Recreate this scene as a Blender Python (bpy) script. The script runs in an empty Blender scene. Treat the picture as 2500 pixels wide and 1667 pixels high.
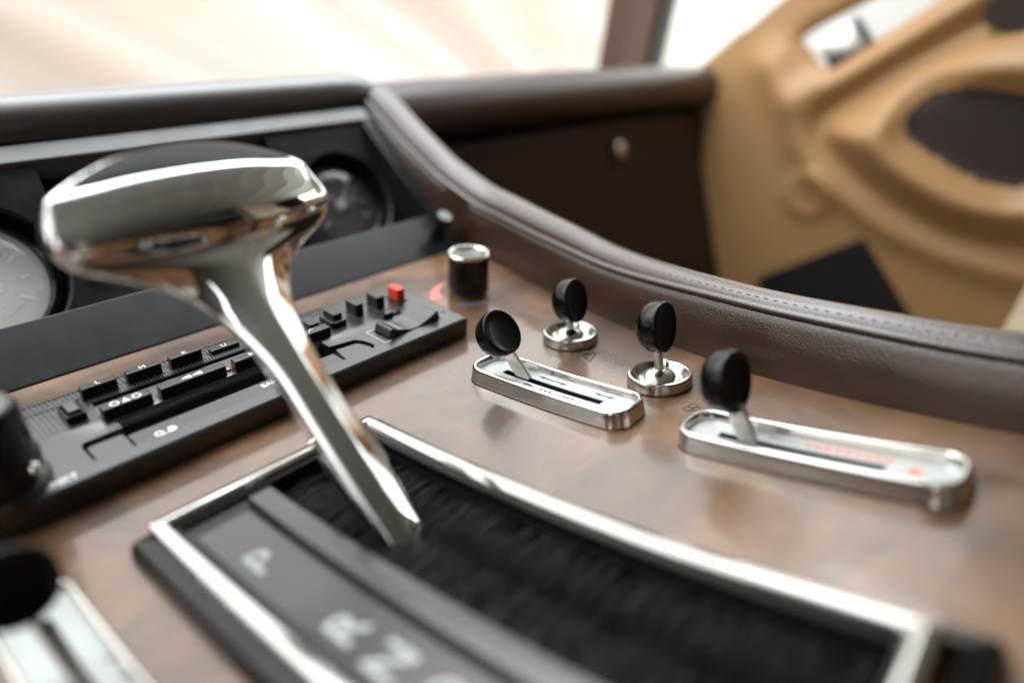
import bpy, bmesh, math, random
import numpy as np
from mathutils import Matrix, Vector

random.seed(7); rng = np.random.default_rng(7)
scene = bpy.context.scene
COL = scene.collection
MM = 0.001

# ------------------------------------------------------------------ camera, world, light, exposure
R_CAM = [[0.660791, 0.323241, -0.677399], [-0.748101, 0.356775, -0.559514], [0.060821, 0.876485, 0.477571]]
C_CAM = [-188.045, -180.658, 141.521]
cam_d = bpy.data.cameras.new('camera')
cam = bpy.data.objects.new('camera', cam_d); COL.objects.link(cam)
m4 = Matrix(R_CAM).to_4x4(); m4.translation = Vector(C_CAM) * MM
cam.matrix_world = m4
cam_d.sensor_width = 36.0
cam_d.lens = 23.688
cam_d.clip_start = 0.004; cam_d.clip_end = 60
cam_d.dof.use_dof = True
cam_d.dof.focus_distance = 0.246
cam_d.dof.aperture_fstop = 3.0
cam_d.dof.aperture_blades = 9
scene.camera = cam

world = bpy.data.worlds.new('World'); scene.world = world
world.use_nodes = True
wn = world.node_tree.nodes; wl = world.node_tree.links
bg = wn['Background']
bg.inputs['Color'].default_value = (1.0, 0.965, 0.925, 1)
bg.inputs['Strength'].default_value = 3.5
tcw = wn.new('ShaderNodeTexCoord'); sxw = wn.new('ShaderNodeSeparateXYZ'); mrw = wn.new('ShaderNodeMapRange'); crw = wn.new('ShaderNodeMix'); crw.data_type = 'RGBA'
wl.new(tcw.outputs['Generated'], sxw.inputs[0]); wl.new(sxw.outputs[2], mrw.inputs['Value'])
mrw.inputs['From Min'].default_value = 0.15; mrw.inputs['From Max'].default_value = 0.9
crw.inputs[6].default_value = (1.0, 0.955, 0.89, 1); crw.inputs[7].default_value = (0.94, 0.985, 1.0, 1)
wl.new(mrw.outputs[0], crw.inputs[0]); wl.new(crw.outputs[2], bg.inputs['Color'])

scene.view_settings.view_transform = 'Standard'
scene.view_settings.look = 'None'
scene.view_settings.exposure = -0.35
scene.view_settings.gamma = 1.0
scene.view_settings.use_curve_mapping = False
scene.render.engine = 'CYCLES'
scene.cycles.use_denoising = True
scene.cycles.max_bounces = 10
scene.cycles.glossy_bounces = 6
scene.cycles.sample_clamp_indirect = 12
scene.cycles.blur_glossy = 0.3

def area_lamp(name, loc, target, sx, sy, power, color=(1, 1, 1)):
    d = bpy.data.lights.new(name, 'AREA'); d.shape = 'RECTANGLE'
    d.size = sx; d.size_y = sy; d.energy = power; d.color = color
    o = bpy.data.objects.new(name, d); COL.objects.link(o)
    o.location = Vector(loc) * MM
    o.rotation_euler = (Vector(target) - Vector(loc)).to_track_quat('-Z', 'Y').to_euler()
    return o

# soft daylight falling through the raked windscreen overhead
area_lamp('windscreen_light', (80, 295, 520), (0, 40, 0), 1.1, 0.25, 6.8, (0.95, 0.985, 1.0))

# ------------------------------------------------------------------ materials
def mat(name, color, rough=0.5, metal=0.0, spec=0.5, coat=0.0, coat_rough=0.1, emis=None, sheen=0.0, coat_ior=1.5,
        mottle=0.0, mscale=40, bump=0.0, bscale=400, bdetail=3, rvar=0.0, rscale=60, voronoi=False, dust=0.0):
    m = bpy.data.materials.new(name); m.use_nodes = True
    nt = m.node_tree; N = nt.nodes; L = nt.links; b = N['Principled BSDF']
    b.inputs['Base Color'].default_value = (*color, 1)
    b.inputs['Roughness'].default_value = rough
    b.inputs['Metallic'].default_value = metal
    b.inputs['Specular IOR Level'].default_value = spec
    b.inputs['Coat Weight'].default_value = coat
    b.inputs['Coat Roughness'].default_value = coat_rough; b.inputs['Coat IOR'].default_value = coat_ior
    b.inputs['Sheen Weight'].default_value = sheen
    tc = N.new('ShaderNodeTexCoord')
    if mottle > 0:
        n = N.new('ShaderNodeTexNoise'); n.inputs['Scale'].default_value = mscale; n.inputs['Detail'].default_value = 5
        L.new(tc.outputs['Object'], n.inputs['Vector'])
        mx = N.new('ShaderNodeMix'); mx.data_type = 'RGBA'
        mx.inputs[6].default_value = (*[c * (1 - mottle) for c in color], 1)
        mx.inputs[7].default_value = (*[min(1, c * (1 + mottle)) for c in color], 1)
        L.new(n.outputs['Fac'], mx.inputs[0]); L.new(mx.outputs[2], b.inputs['Base Color'])
    if rvar > 0:
        n = N.new('ShaderNodeTexNoise'); n.inputs['Scale'].default_value = rscale; n.inputs['Detail'].default_value = 6
        n.inputs['Roughness'].default_value = 0.65
        L.new(tc.outputs['Object'], n.inputs['Vector'])
        mr = N.new('ShaderNodeMapRange'); mr.inputs['From Min'].default_value = 0.35; mr.inputs['From Max'].default_value = 0.7
        mr.inputs['To Min'].default_value = max(0.01, rough - rvar); mr.inputs['To Max'].default_value = rough + rvar
        L.new(n.outputs['Fac'], mr.inputs['Value']); L.new(mr.outputs[0], b.inputs['Roughness'])
    if bump > 0:
        if voronoi:
            n = N.new('ShaderNodeTexVoronoi'); n.inputs['Scale'].default_value = bscale; out = n.outputs['Distance']
        else:
            n = N.new('ShaderNodeTexNoise'); n.inputs['Scale'].default_value = bscale; n.inputs['Detail'].default_value = bdetail; out = n.outputs['Fac']
        L.new(tc.outputs['Object'], n.inputs['Vector'])
        bp = N.new('ShaderNodeBump'); bp.inputs['Strength'].default_value = 1.0; bp.inputs['Distance'].default_value = bump * MM
        L.new(out, bp.inputs['Height']); L.new(bp.outputs[0], b.inputs['Normal'])
        if coat: L.new(bp.outputs[0], b.inputs['Coat Normal'])
    if emis: 
        b.inputs['Emission Color'].default_value = (*emis[0], 1); b.inputs['Emission Strength'].default_value = emis[1]
    return m

def wood_material():
    m = bpy.data.materials.new('walnut_veneer'); m.use_nodes = True
    nt = m.node_tree; N = nt.nodes; L = nt.links; b = N['Principled BSDF']
    tc = N.new('ShaderNodeTexCoord')
    mp = N.new('ShaderNodeMapping'); mp.inputs['Scale'].default_value = (1.0, 1.35, 1.0); mp.inputs['Rotation'].default_value = (0, 0, 0.3)
    L.new(tc.outputs['Object'], mp.inputs['Vector'])
    n1 = N.new('ShaderNodeTexNoise'); n1.inputs['Scale'].default_value = 14; n1.inputs['Detail'].default_value = 7
    n1.inputs['Roughness'].default_value = 0.6; n1.inputs['Distortion'].default_value = 1.2
    L.new(mp.outputs[0], n1.inputs['Vector'])
    n2 = N.new('ShaderNodeTexNoise'); n2.inputs['Scale'].default_value = 160; n2.inputs['Detail'].default_value = 5
    L.new(mp.outputs[0], n2.inputs['Vector'])
    cr = N.new('ShaderNodeValToRGB'); e = cr.color_ramp.elements
    e[0].position = 0.36; e[0].color = (0.045, 0.017, 0.005, 1)
    e[1].position = 0.64; e[1].color = (0.22, 0.098, 0.031, 1)
    k = e.new(0.5); k.color = (0.115, 0.046, 0.014, 1)
    L.new(n1.outputs['Fac'], cr.inputs[0])
    mx = N.new('ShaderNodeMix'); mx.data_type = 'RGBA'; mx.blend_type = 'MULTIPLY'; mx.inputs[0].default_value = 0.35
    L.new(cr.outputs[0], mx.inputs[6]); L.new(n2.outputs['Fac'], mx.inputs[7])
    # a thin film of pale dust on the lacquer
    dn = N.new('ShaderNodeTexNoise'); dn.inputs['Scale'].default_value = 13; dn.inputs['Detail'].default_value = 9; dn.inputs['Roughness'].default_value = 0.7
    L.new(tc.outputs['Object'], dn.inputs['Vector'])
    dr = N.new('ShaderNodeMapRange'); dr.inputs['From Min'].default_value = 0.35; dr.inputs['From Max'].default_value = 0.75
    dr.inputs['To Min'].default_value = 0.0; dr.inputs['To Max'].default_value = 0.07
    L.new(dn.outputs['Fac'], dr.inputs['Value'])
    md = N.new('ShaderNodeMix'); md.data_type = 'RGBA'; md.inputs[7].default_value = (0.40, 0.33, 0.24, 1)
    L.new(dr.outputs[0], md.inputs[0]); L.new(mx.outputs[2], md.inputs[6]); L.new(md.outputs[2], b.inputs['Base Color'])
    b.inputs['Roughness'].default_value = 0.42
    b.inputs['Coat Weight'].default_value = 1.0
    b.inputs['Coat IOR'].default_value = 1.5
    mr = N.new('ShaderNodeMapRange'); mr.inputs['From Min'].default_value = 0.3; mr.inputs['From Max'].default_value = 0.75
    mr.inputs['To Min'].default_value = 0.05; mr.inputs['To Max'].default_value = 0.23
    L.new(dn.outputs['Fac'], mr.inputs['Value']); L.new(mr.outputs[0], b.inputs['Coat Roughness'])
    n3 = N.new('ShaderNodeTexNoise'); n3.inputs['Scale'].default_value = 55; n3.inputs['Detail'].default_value = 2
    L.new(tc.outputs['Object'], n3.inputs['Vector'])
    bp = N.new('ShaderNodeBump'); bp.inputs['Distance'].default_value = 0.00035; bp.inputs['Strength'].default_value = 0.5
    L.new(n3.outputs['Fac'], bp.inputs['Height']); L.new(bp.outputs[0], b.inputs['Coat Normal'])
    return m

M = dict(
    wood=wood_material(),
    chrome=mat('chrome', (0.86, 0.85, 0.83), 0.06, 1.0, rvar=0.035, rscale=120),
    chrome_worn=mat('worn_chrome', (0.60, 0.59, 0.57), 0.13, 1.0, rvar=0.04, rscale=60),
    mirror=mat('polished_chrome', (0.84, 0.86, 0.87), 0.035, 1.0, rvar=0.018, rscale=70),
    satin=mat('satin_metal', (0.72, 0.70, 0.67), 0.32, 1.0, bump=0.03, bscale=1500),
    radio=mat('radio_black_plastic', (0.008, 0.0095, 0.010), 0.27, spec=0.95, bump=0.003, bscale=4200, rvar=0.03, rscale=40),
    key=mat('key_black_plastic', (0.003, 0.003, 0.0033), 0.28, spec=0.6),
    black=mat('matt_black', (0.006, 0.006, 0.006), 0.6),
    gloss=mat('black_gloss_plastic', (0.004, 0.004, 0.0045), 0.20, spec=0.3, rvar=0.05, rscale=200),
    panel=mat('black_vinyl_panel', (0.008, 0.0105, 0.012), 0.38, spec=0.3, bump=0.008, bscale=2600, rvar=0.07, mottle=0.25, mscale=120),
    rib=mat('rib_plastic', (0.024, 0.025, 0.026), 0.30, spec=0.9),
    inlay=mat('black_inlay', (0.006, 0.010, 0.010), 0.30, spec=0.04),
    ringmetal=mat('brushed_ring', (0.55, 0.53, 0.50), 0.24, 1.0, rvar=0.06, rscale=150),
    label=mat('label_plate', (0.007, 0.0085, 0.0085), 0.24, spec=0.8, rvar=0.05),
    white=mat('white_print', (0.80, 0.82, 0.80), 0.5),
    dim=mat('faded_print', (0.34, 0.33, 0.31), 0.5),
    letter=mat('aged_letter_print', (0.44, 0.47, 0.455), 0.5),
    pillar=mat('brown_pillar_vinyl', (0.085, 0.045, 0.035), 0.6, spec=0.2),
    stray=mat('grey_bristle', (0.022, 0.021, 0.020), 0.5, spec=0.1),
    grey_print=mat('grey_print', (0.45, 0.47, 0.46), 0.5),
    knob=mat('knob_black_resin', (0.0018, 0.0018, 0.0018), 0.22, spec=0.22),
    pale=mat('pale_scale_plate', (0.46, 0.49, 0.475), 0.33, 0.2, rvar=0.05, mottle=0.06),
    ink=mat('black_ink', (0.03, 0.03, 0.03), 0.5),
    red=mat('red_plastic', (0.75, 0.045, 0.012), 0.35),
    red_print=mat('red_print', (0.72, 0.20, 0.15), 0.45),
    blue_print=mat('blue_print', (0.09, 0.13, 0.22), 0.45),
    leather=mat('brown_leather', (0.032, 0.0115, 0.0045), 0.40, spec=0.2, coat=0.8, coat_rough=0.24, coat_ior=1.6, bump=0.06, bscale=1250, bdetail=4, rvar=0.04, rscale=25, mottle=0.2, mscale=90, voronoi=True),
    leather_pad=mat('dark_brown_leather', (0.014, 0.0062, 0.0042), 0.40, spec=0.3, coat=1.0, coat_rough=0.33, coat_ior=1.75, bump=0.03, bscale=1100, voronoi=True, rvar=0.04, rscale=20),
    thread=mat('brown_thread', (0.035, 0.024, 0.02), 0.6),
    lid=mat('glovebox_vinyl', (0.027, 0.0125, 0.0090), 0.5, spec=0.2),
    leather_far=mat('chocolate_leather', (0.024, 0.0105, 0.0075), 0.42, spec=0.3, coat=0.6, coat_rough=0.36, bump=0.03, bscale=1100, voronoi=True),
    tan=mat('tan_leather', (0.40, 0.228, 0.098), 0.42, bump=0.04, bscale=900, voronoi=True, mottle=0.10, mscale=14),
    beige=mat('beige_leather', (0.42, 0.35, 0.26), 0.5, bump=0.2, bscale=600, mottle=0.08, mscale=20),
    lining=mat('headliner_cloth', (0.62, 0.66, 0.64), 0.9),
    brown_cloth=mat('speaker_cloth', (0.022, 0.013, 0.010), 0.75, bump=0.2, bscale=1200),
    carpet=mat('carpet', (0.07, 0.035, 0.016), 0.95),
    drape=mat('drape_cloth', (0.58, 0.535, 0.50), 0.9),
    outside=mat('pale_outside', (0.60, 0.63, 0.60), 0.9, mottle=0.22, mscale=9),
    dial=mat('dial_face', (0.055, 0.050, 0.052), 0.35),
    dial_haze=mat('dial_face_haze', (0.60, 0.62, 0.60), 0.4),  # pale reflection of the domed glass put into the dial colour
    bristle=mat('black_bristle', (0.003, 0.003, 0.003), 0.5, spec=0.08),
    silver=mat('silver_trim', (0.11, 0.118, 0.12), 0.38, 0.0, rvar=0.05),
    dust=mat('pale_dust', (0.62, 0.57, 0.50), 0.9),
    grime=mat('dark_grime', (0.03, 0.02, 0.015), 0.9),
)
def glass_mat():
    m = bpy.data.materials.new('gauge_glass'); m.use_nodes = True
    b = m.node_tree.nodes['Principled BSDF']
    b.inputs['Base Color'].default_value = (0.98, 0.98, 0.98, 1); b.inputs['Roughness'].default_value = 0.03
    b.inputs['Transmission Weight'].default_value = 1.0; b.inputs['IOR'].default_value = 1.02
    b.inputs['Coat Weight'].default_value = 1.0; b.inputs['Coat Roughness'].default_value = 0.04; b.inputs['Coat Tint'].default_value = (1.0, 1.0, 1.0, 1)
    return m
M['glass'] = glass_mat()

# ------------------------------------------------------------------ geometry helpers (all in millimetres)
K_CURVE, S_BEND = 0.0013778, 52.88          # the console sweeps up toward the seats
def surf(P):
    P = np.asarray(P, float).reshape(-1, 3); x, s, h = P.T
    d = np.clip(S_BEND - s, 0, None); ph = K_CURVE * d
    y = np.where(s >= S_BEND, s, S_BEND - np.sin(ph) / K_CURVE); z = (1 - np.cos(ph)) / K_CURVE
    return np.stack([x, y + h * np.sin(ph) * 1.0, z + h * np.cos(ph)], 1)
RECL = math.radians(35.3); P0 = np.array([0, 80.4, 0.0])
E_T = np.array([0, math.cos(RECL), math.sin(RECL)]); E_N = np.array([0, -math.sin(RECL), math.cos(RECL)])
def dash(P):                                    # x, distance up the reclined instrument panel, height off it
    P = np.asarray(P, float).reshape(-1, 3)
    return P0 + P[:, :1] * np.array([1, 0, 0]) + P[:, 1:2] * E_T + P[:, 2:3] * E_N
def frame_map(o, ux, uy, uz):
    o, ux, uy, uz = [np.array(a, float) for a in (o, ux, uy, uz)]
    return lambda P: o + np.asarray(P, float).reshape(-1, 3) @ np.stack([ux, uy, uz])
ident = lambda P: np.asarray(P, float).reshape(-1, 3)
def axis_map(o, z, xhint=(1, 0, 0)):
    z = np.array(z, float); z /= np.linalg.norm(z); x = np.array(xhint, float); x -= z * (x @ z); x /= np.linalg.norm(x)
    return frame_map(o, x, np.cross(z, x), z)

def thing(name, label, cat, loc=(0, 0, 0), group=None):
    o = bpy.data.objects.new(name, None); COL.objects.link(o)
    o.empty_display_size = 0.01
    o.location = Vector([float(c) * MM for c in loc]); o['label'] = label; o['category'] = cat; o['_o'] = [float(c) for c in loc]
    if group: o['group'] = group
    return o
def origin_of(o):
    while o.parent: o = o.parent
    return np.array(list(o['_o'])) if '_o' in o else np.zeros(3)
def mesh_obj(name, V, F, material, parent=None, loc=None, smooth=38, normals=None):
    V = np.asarray(V, float)
    org = origin_of(parent) if parent is not None else (np.array(loc, float) if loc is not None else np.zeros(3))
    me = bpy.data.meshes.new(name)
    me.from_pydata(((V - org) * MM).tolist(), [], [list(map(int, f)) for f in F]); me.update()
    o = bpy.data.objects.new(name, me); COL.objects.link(o)
    me.materials.append(material)
    if smooth:
        me.polygons.foreach_set('use_smooth', [True] * len(me.polygons))
        if smooth < 180: me.set_sharp_from_angle(angle=math.radians(smooth))
    if normals is not None: me.normals_split_custom_set_from_vertices(normals.tolist())
    if smooth and smooth < 180 and normals is None:
        wnm = o.modifiers.new('wn', 'WEIGHTED_NORMAL'); wnm.keep_sharp = True; wnm.weight = 100; wnm.mode = 'FACE_AREA'
    if parent is not None: o.parent = parent
    else:
        o.location = Vector(org.tolist()) * MM; o['_o'] = [float(c) for c in org]
    return o
def tag(o, label=None, cat=None, group=None, kind=None):
    if label: o['label'] = label
    if cat: o['category'] = cat
    if group: o['group'] = group
    if kind: o['kind'] = kind
    return o

class MB:
    def __init__(s): s.V = []; s.F = []; s.n = 0
    def add(s, V, F):
        V = np.asarray(V, float).reshape(-1, 3); s.V.append(V); s.F += [[i + s.n for i in f] for f in F]; s.n += len(V); return s
    def box(s, x0, x1, y0, y1, z0, z1, mp=None):
        V = np.array([[x, y, z] for z in (z0, z1) for y in (y0, y1) for x in (x0, x1)], float)
        if mp is not None: V = mp(V)
        return s.add(V, [[0, 2, 3, 1], [4, 5, 7, 6], [0, 1, 5, 4], [2, 6, 7, 3], [0, 4, 6, 2], [1, 3, 7, 5]])
    def done(s, name, material, parent=None, mp=None, **k):
        V = np.concatenate(s.V)
        if mp is not None: V = mp(V)
        return mesh_obj(name, V, s.F, material, parent, **k)

def rrect(x0, x1, y0, y1, r, nc=6, ns=14):
    """rounded rectangle, mirrored about x, starting at the middle of the top (max y) edge, clockwise"""
    r = max(0.02, min(r, (x1 - x0) / 2 - 1e-3, (y1 - y0) / 2 - 1e-3)); xc = (x0 + x1) / 2
    P = [(xc, y1)]
    for i in range(nc + 1):
        a = math.pi / 2 * (1 - i / nc); P.append((x1 - r + r * math.cos(a), y1 - r + r * math.sin(a)))
    for i in range(1, ns): P.append((x1, y1 - r + (y0 - y1 + 2 * r) * i / ns))
    for i in range(nc + 1):
        a = -math.pi / 2 * i / nc; P.append((x1 - r + r * math.cos(a), y0 + r + r * math.sin(a)))
    half = P[1:]
    P.append((xc, y0)); P += [(2 * xc - x, y) for x, y in reversed(half)]
    return np.array(P)
def rr_loft(x0, x1, y0, y1, r, prof, cap0=False, cap1=True, nc=6, ns=14):
    """rings of an inset rounded rectangle; prof = [(inset, height), ...]"""
    V = []; F = []; rings = []
    for d, h in prof:
        p = rrect(x0 + d, x1 - d, y0 + d, y1 - d, r - d, nc, ns); rings.append(len(V) and sum(map(len, V)) or 0)
        V.append(np.column_stack([p, np.full(len(p), h)]))
    n = len(V[0])
    for k in range(len(prof) - 1):
        a, b = k * n, (k + 1) * n
        for i in range(n): j = (i + 1) % n; F.append([a + j, a + i, b + i, b + j])
    def cap(base, flip):
        for i in range(n // 2):
            q = [base + i, base + i + 1, base + (n - i - 1) % n, base + (n - i) % n]
            q = [v for t, v in enumerate(q) if v not in q[:t]]
            if len(q) >= 3: F.append(q[::-1] if not flip else q)
    if cap1: cap((len(prof) - 1) * n, False)
    if cap0: cap(0, True)
    return np.concatenate(V), F
def soft_prof(h0, h1, r, inset=0.0): return [(inset, h0), (inset, h1 - r)] + [(inset + r * (1 - math.cos(a)), h1 - r + r * math.sin(a)) for a in (math.pi / 6, math.pi / 3, math.pi / 2)]
def slab(mb, x0, x1, y0, y1, h0, h1, r=0.5, cr=0.6, ns=2):
    V, F = rr_loft(x0, x1, y0, y1, cr, soft_prof(h0, h1, r), ns=ns, nc=4); mb.add(V, F); return mb
def lathe(prof, n=48, closed_ends=True):
    V = []; F = []
    for r, h in prof:
        for i in range(n):
            a = 2 * math.pi * i / n; V.append((r * math.cos(a), r * math.sin(a), h))
    for k in range(len(prof) - 1):
        for i in range(n): j = (i + 1) % n; F.append([k * n + i, k * n + j, (k + 1) * n + j, (k + 1) * n + i])
    if closed_ends:
        F.append([i for i in range(n)][::-1]); F.append([(len(prof) - 1) * n + i for i in range(n)])
    return np.array(V), F
def tube(path, rad, n=8):
    path = np.array(path, float); V = []; F = []
    up = np.array([0, 0, 1.0])
    for i, p in enumerate(path):
        t = path[min(i + 1, len(path) - 1)] - path[max(i - 1, 0)]; t /= np.linalg.norm(t) + 1e-9
        a = np.cross(t, up); 
        if np.linalg.norm(a) < 1e-3: a = np.array([1.0, 0, 0])
        a /= np.linalg.norm(a); b = np.cross(a, t); rr = rad[i] if hasattr(rad, '__len__') else rad
        for k in range(n):
            g = 2 * math.pi * k / n; V.append(p + rr * (a * math.cos(g) + b * math.sin(g)))
    for i in range(len(path) - 1):
        for k in range(n): j = (k + 1) % n; F.append([i * n + k, i * n + j, (i + 1) * n + j, (i + 1) * n + k])
    F.append(list(range(n))[::-1]); F.append([(len(path) - 1) * n + k for k in range(n)])
    return np.array(V), [f[::-1] for f in F]
def grid(nu, nv):
    return [[i * nv + j, i * nv + j + 1, (i + 1) * nv + j + 1, (i + 1) * nv + j] for i in range(nu - 1) for j in range(nv - 1)]
def flat_poly(pts, h): return np.array([(x, y, h) for x, y in pts], float), [list(range(len(pts)))]
def prism(pts, h0, h1):
    n = len(pts); V = np.array([(x, y, h0) for x, y in pts] + [(x, y, h1) for x, y in pts], float)
    a = sum(pts[i][0] * pts[(i + 1) % n][1] - pts[(i + 1) % n][0] * pts[i][1] for i in range(n))
    T = list(range(n, 2 * n)); B = list(range(n))[::-1]; S = [[i, (i + 1) % n, n + (i + 1) % n, n + i] for i in range(n)]
    F = [T, B] + S
    return V, (F if a > 0 else [f[::-1] for f in F])
def text_mesh(txt, size, thick=0.06, bold=0.0, shear=0.0):
    c = bpy.data.curves.new('t', 'FONT'); c.body = txt; c.size = size; c.extrude = thick; c.offset = bold; c.resolution_u = 3; c.shear = shear
    c.align_x = 'CENTER'; c.align_y = 'CENTER'
    o = bpy.data.objects.new('t', c); COL.objects.link(o)
    dg = bpy.context.evaluated_depsgraph_get(); dg.update()
    me = bpy.data.meshes.new_from_object(o.evaluated_get(dg))
    V = np.array([v.co[:] for v in me.vertices]).reshape(-1, 3); F = [list(p.vertices) for p in me.polygons]
    bpy.data.objects.remove(o); bpy.data.curves.remove(c); bpy.data.meshes.remove(me)
    return V, F
def put_text(mb, txt, size, x, y, h, rot=0.0, **k):
    V, F = text_mesh(txt, size, **k)
    c, s = math.cos(rot), math.sin(rot)
    V = np.column_stack([V[:, 0] * c - V[:, 1] * s + x, V[:, 0] * s + V[:, 1] * c + y, V[:, 2] + h]); mb.add(V, F)
def boolean(o, cutters):
    o.modifiers.clear()
    for c in cutters:
        m = o.modifiers.new('b', 'BOOLEAN'); m.operation = 'DIFFERENCE'; m.object = c; m.solver = 'EXACT'
    dg = bpy.context.evaluated_depsgraph_get(); dg.update()
    me = bpy.data.meshes.new_from_object(o.evaluated_get(dg)); o.modifiers.clear(); o.data = me
    for c in cutters: bpy.data.objects.remove(c)
    me.polygons.foreach_set('use_smooth', [True] * len(me.polygons)); me.set_sharp_from_angle(angle=math.radians(35))
    wnm = o.modifiers.new('wn', 'WEIGHTED_NORMAL'); wnm.keep_sharp = True; wnm.weight = 100; wnm.mode = 'FACE_AREA'

# signed distance meshing (surface nets, vertices pulled onto the true surface)
def smax(a, b, k):
    h = np.clip(0.5 + 0.5 * (a - b) / k, 0, 1); return b * (1 - h) + a * h + k * h * (1 - h)
def smin(a, b, k): return -smax(-a, -b, k)
def sdf_mesh(f, lo, hi, st):
    lo = np.array(lo, float); n = np.ceil((np.array(hi) - lo) / st).astype(int) + 1
    ax = [lo[i] + st * np.arange(n[i]) for i in range(3)]
    X, Y, Z = np.meshgrid(*ax, indexing='ij'); D = f(X, Y, Z); S = D < 0
    cs = [S[i:n[0] - 1 + i, j:n[1] - 1 + j, k:n[2] - 1 + k] for i in (0, 1) for j in (0, 1) for k in (0, 1)]
    anyv = np.any(cs, axis=0) & ~np.all(cs, axis=0)
    idx = -np.ones(anyv.shape, int); cells = np.argwhere(anyv); idx[tuple(cells.T)] = np.arange(len(cells))
    P = lo + (cells + 0.5) * st
    e = 0.02
    def grad(P):
        x, y, z = P.T
        g = np.stack([f(x + e, y, z) - f(x - e, y, z), f(x, y + e, z) - f(x, y - e, z), f(x, y, z + e) - f(x, y, z - e)], 1) / (2 * e)
        return g
    for _ in range(6):
        g = grad(P); d = f(*P.T); P = P - 0.8 * (d / np.maximum((g ** 2).sum(1), 0.05))[:, None] * g
    F = []
    for a in range(3):
        b, c = (a + 1) % 3, (a + 2) % 3
        sl0 = [slice(None)] * 3; sl1 = [slice(None)] * 3; sl0[a] = slice(0, n[a] - 1); sl1[a] = slice(1, n[a])
        ch = S[tuple(sl0)] != S[tuple(sl1)]
        for q in np.argwhere(ch):
            if q[b] < 1 or q[c] < 1 or q[b] >= n[b] - 1 or q[c] >= n[c] - 1: continue
            c0 = q.copy(); c1 = q.copy(); c1[b] -= 1; c2 = c1.copy(); c2[c] -= 1; c3 = q.copy(); c3[c] -= 1
            quad = [idx[tuple(t)] for t in (c0, c1, c2, c3)]
            if min(quad) < 0: continue
            F.append(quad if S[tuple(q)] else quad[::-1])
    g = grad(P); nrm = g / np.linalg.norm(g, axis=1)[:, None]
    return P, F, nrm

# ================================================================== THE SETTING: cabin around the console
def sheet(name, x0, x1, y0, y1, z, material, nx=2, ny=2, fn=None, **k):
    xs = np.linspace(x0, x1, nx); ys = np.linspace(y0, y1, ny); X, Y = np.meshgrid(xs, ys, indexing='ij')
    Z = np.full(X.shape, float(z)) if fn is None else fn(X, Y)
    return mesh_obj(name, np.stack([X, Y, Z], -1).reshape(-1, 3), grid(nx, ny), material, **k)

fl = MB().box(-900, 900, -1400, 700, -420, -400).done('floor', M['carpet']); tag(fl, kind='structure')
bk = MB().box(-900, 900, -1300, -1280, -400, 520).done('added_rear_wall', M['brown_cloth']); tag(bk, kind='structure')  # unseen, added to close off light and darken what the chrome reflects
sw = MB().box(-800, -780, -1280, 500, -400, 140).box(-800, -780, -1280, -350, 140, 520).box(-800, -780, -120, 260, 140, 520).done('added_left_wall', M['brown_cloth']); tag(sw, kind='structure')  # unseen, added; its openings are shaped to light the chrome lever
rw = MB().box(740, 760, -1280, -420, -400, 520).done('added_right_wall', M['brown_cloth']); tag(rw, kind='structure')  # unseen, added to shut out side light behind the door opening
fw = MB().box(-780, 900, 520, 540, -400, -40).done('front_wall', M['black']); tag(fw, kind='structure')

# pale cloth hanging outside the windscreen
nx, nz = 120, 60
xs = np.linspace(-1800, 2560, nx); zs = np.linspace(-900, 420, nz); X, Z = np.meshgrid(xs, zs, indexing='ij')
q = X * 0.8 + Z * 1.1
Y = 1700 + 150 * np.sin(q / 190 + 1.3 * np.sin(X / 700)) + 70 * np.sin(q / 63 + 2 * np.sin(Z / 400)) - 30 * np.sin((X - Z) / 210)
dr = mesh_obj('backdrop', np.stack([X, Y, Z], -1).reshape(-1, 3), grid(nx, nz), M['drape'], smooth=180)
tag(dr, kind='structure')

gwx = np.linspace(2400, 6500, 60); gwz = np.linspace(-900, 900, 30); X, Z = np.meshgrid(gwx, gwz, indexing='ij')
gw = mesh_obj('outside_wall', np.stack([X, 2000 + 60 * np.sin(X / 130 + Z / 90) + 40 * np.sin(Z / 57), Z], -1).reshape(-1, 3), grid(60, 30), M['outside'], smooth=180); tag(gw, kind='structure')

# pleated roof lining, out of view, added for the chrome to reflect
nx, ny = 90, 40
xs = np.linspace(-560, 760, 600); ys = np.linspace(-1250, 60, 6); X, Y = np.meshgrid(xs, ys, indexing='ij')
Z = 430 - 60 * (X / 760) ** 2 + 9 * np.abs(np.sin(X / 120 * math.pi)) ** 0.6
rl = thing('added_roof_lining', 'pale grey pleated roof lining added above the console, seen only in chrome', 'roof lining', (0, -500, 470))
mesh_obj('cloth', np.stack([X, Y, Z], -1).reshape(-1, 3), grid(600, 6), M['lining'], rl)

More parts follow.
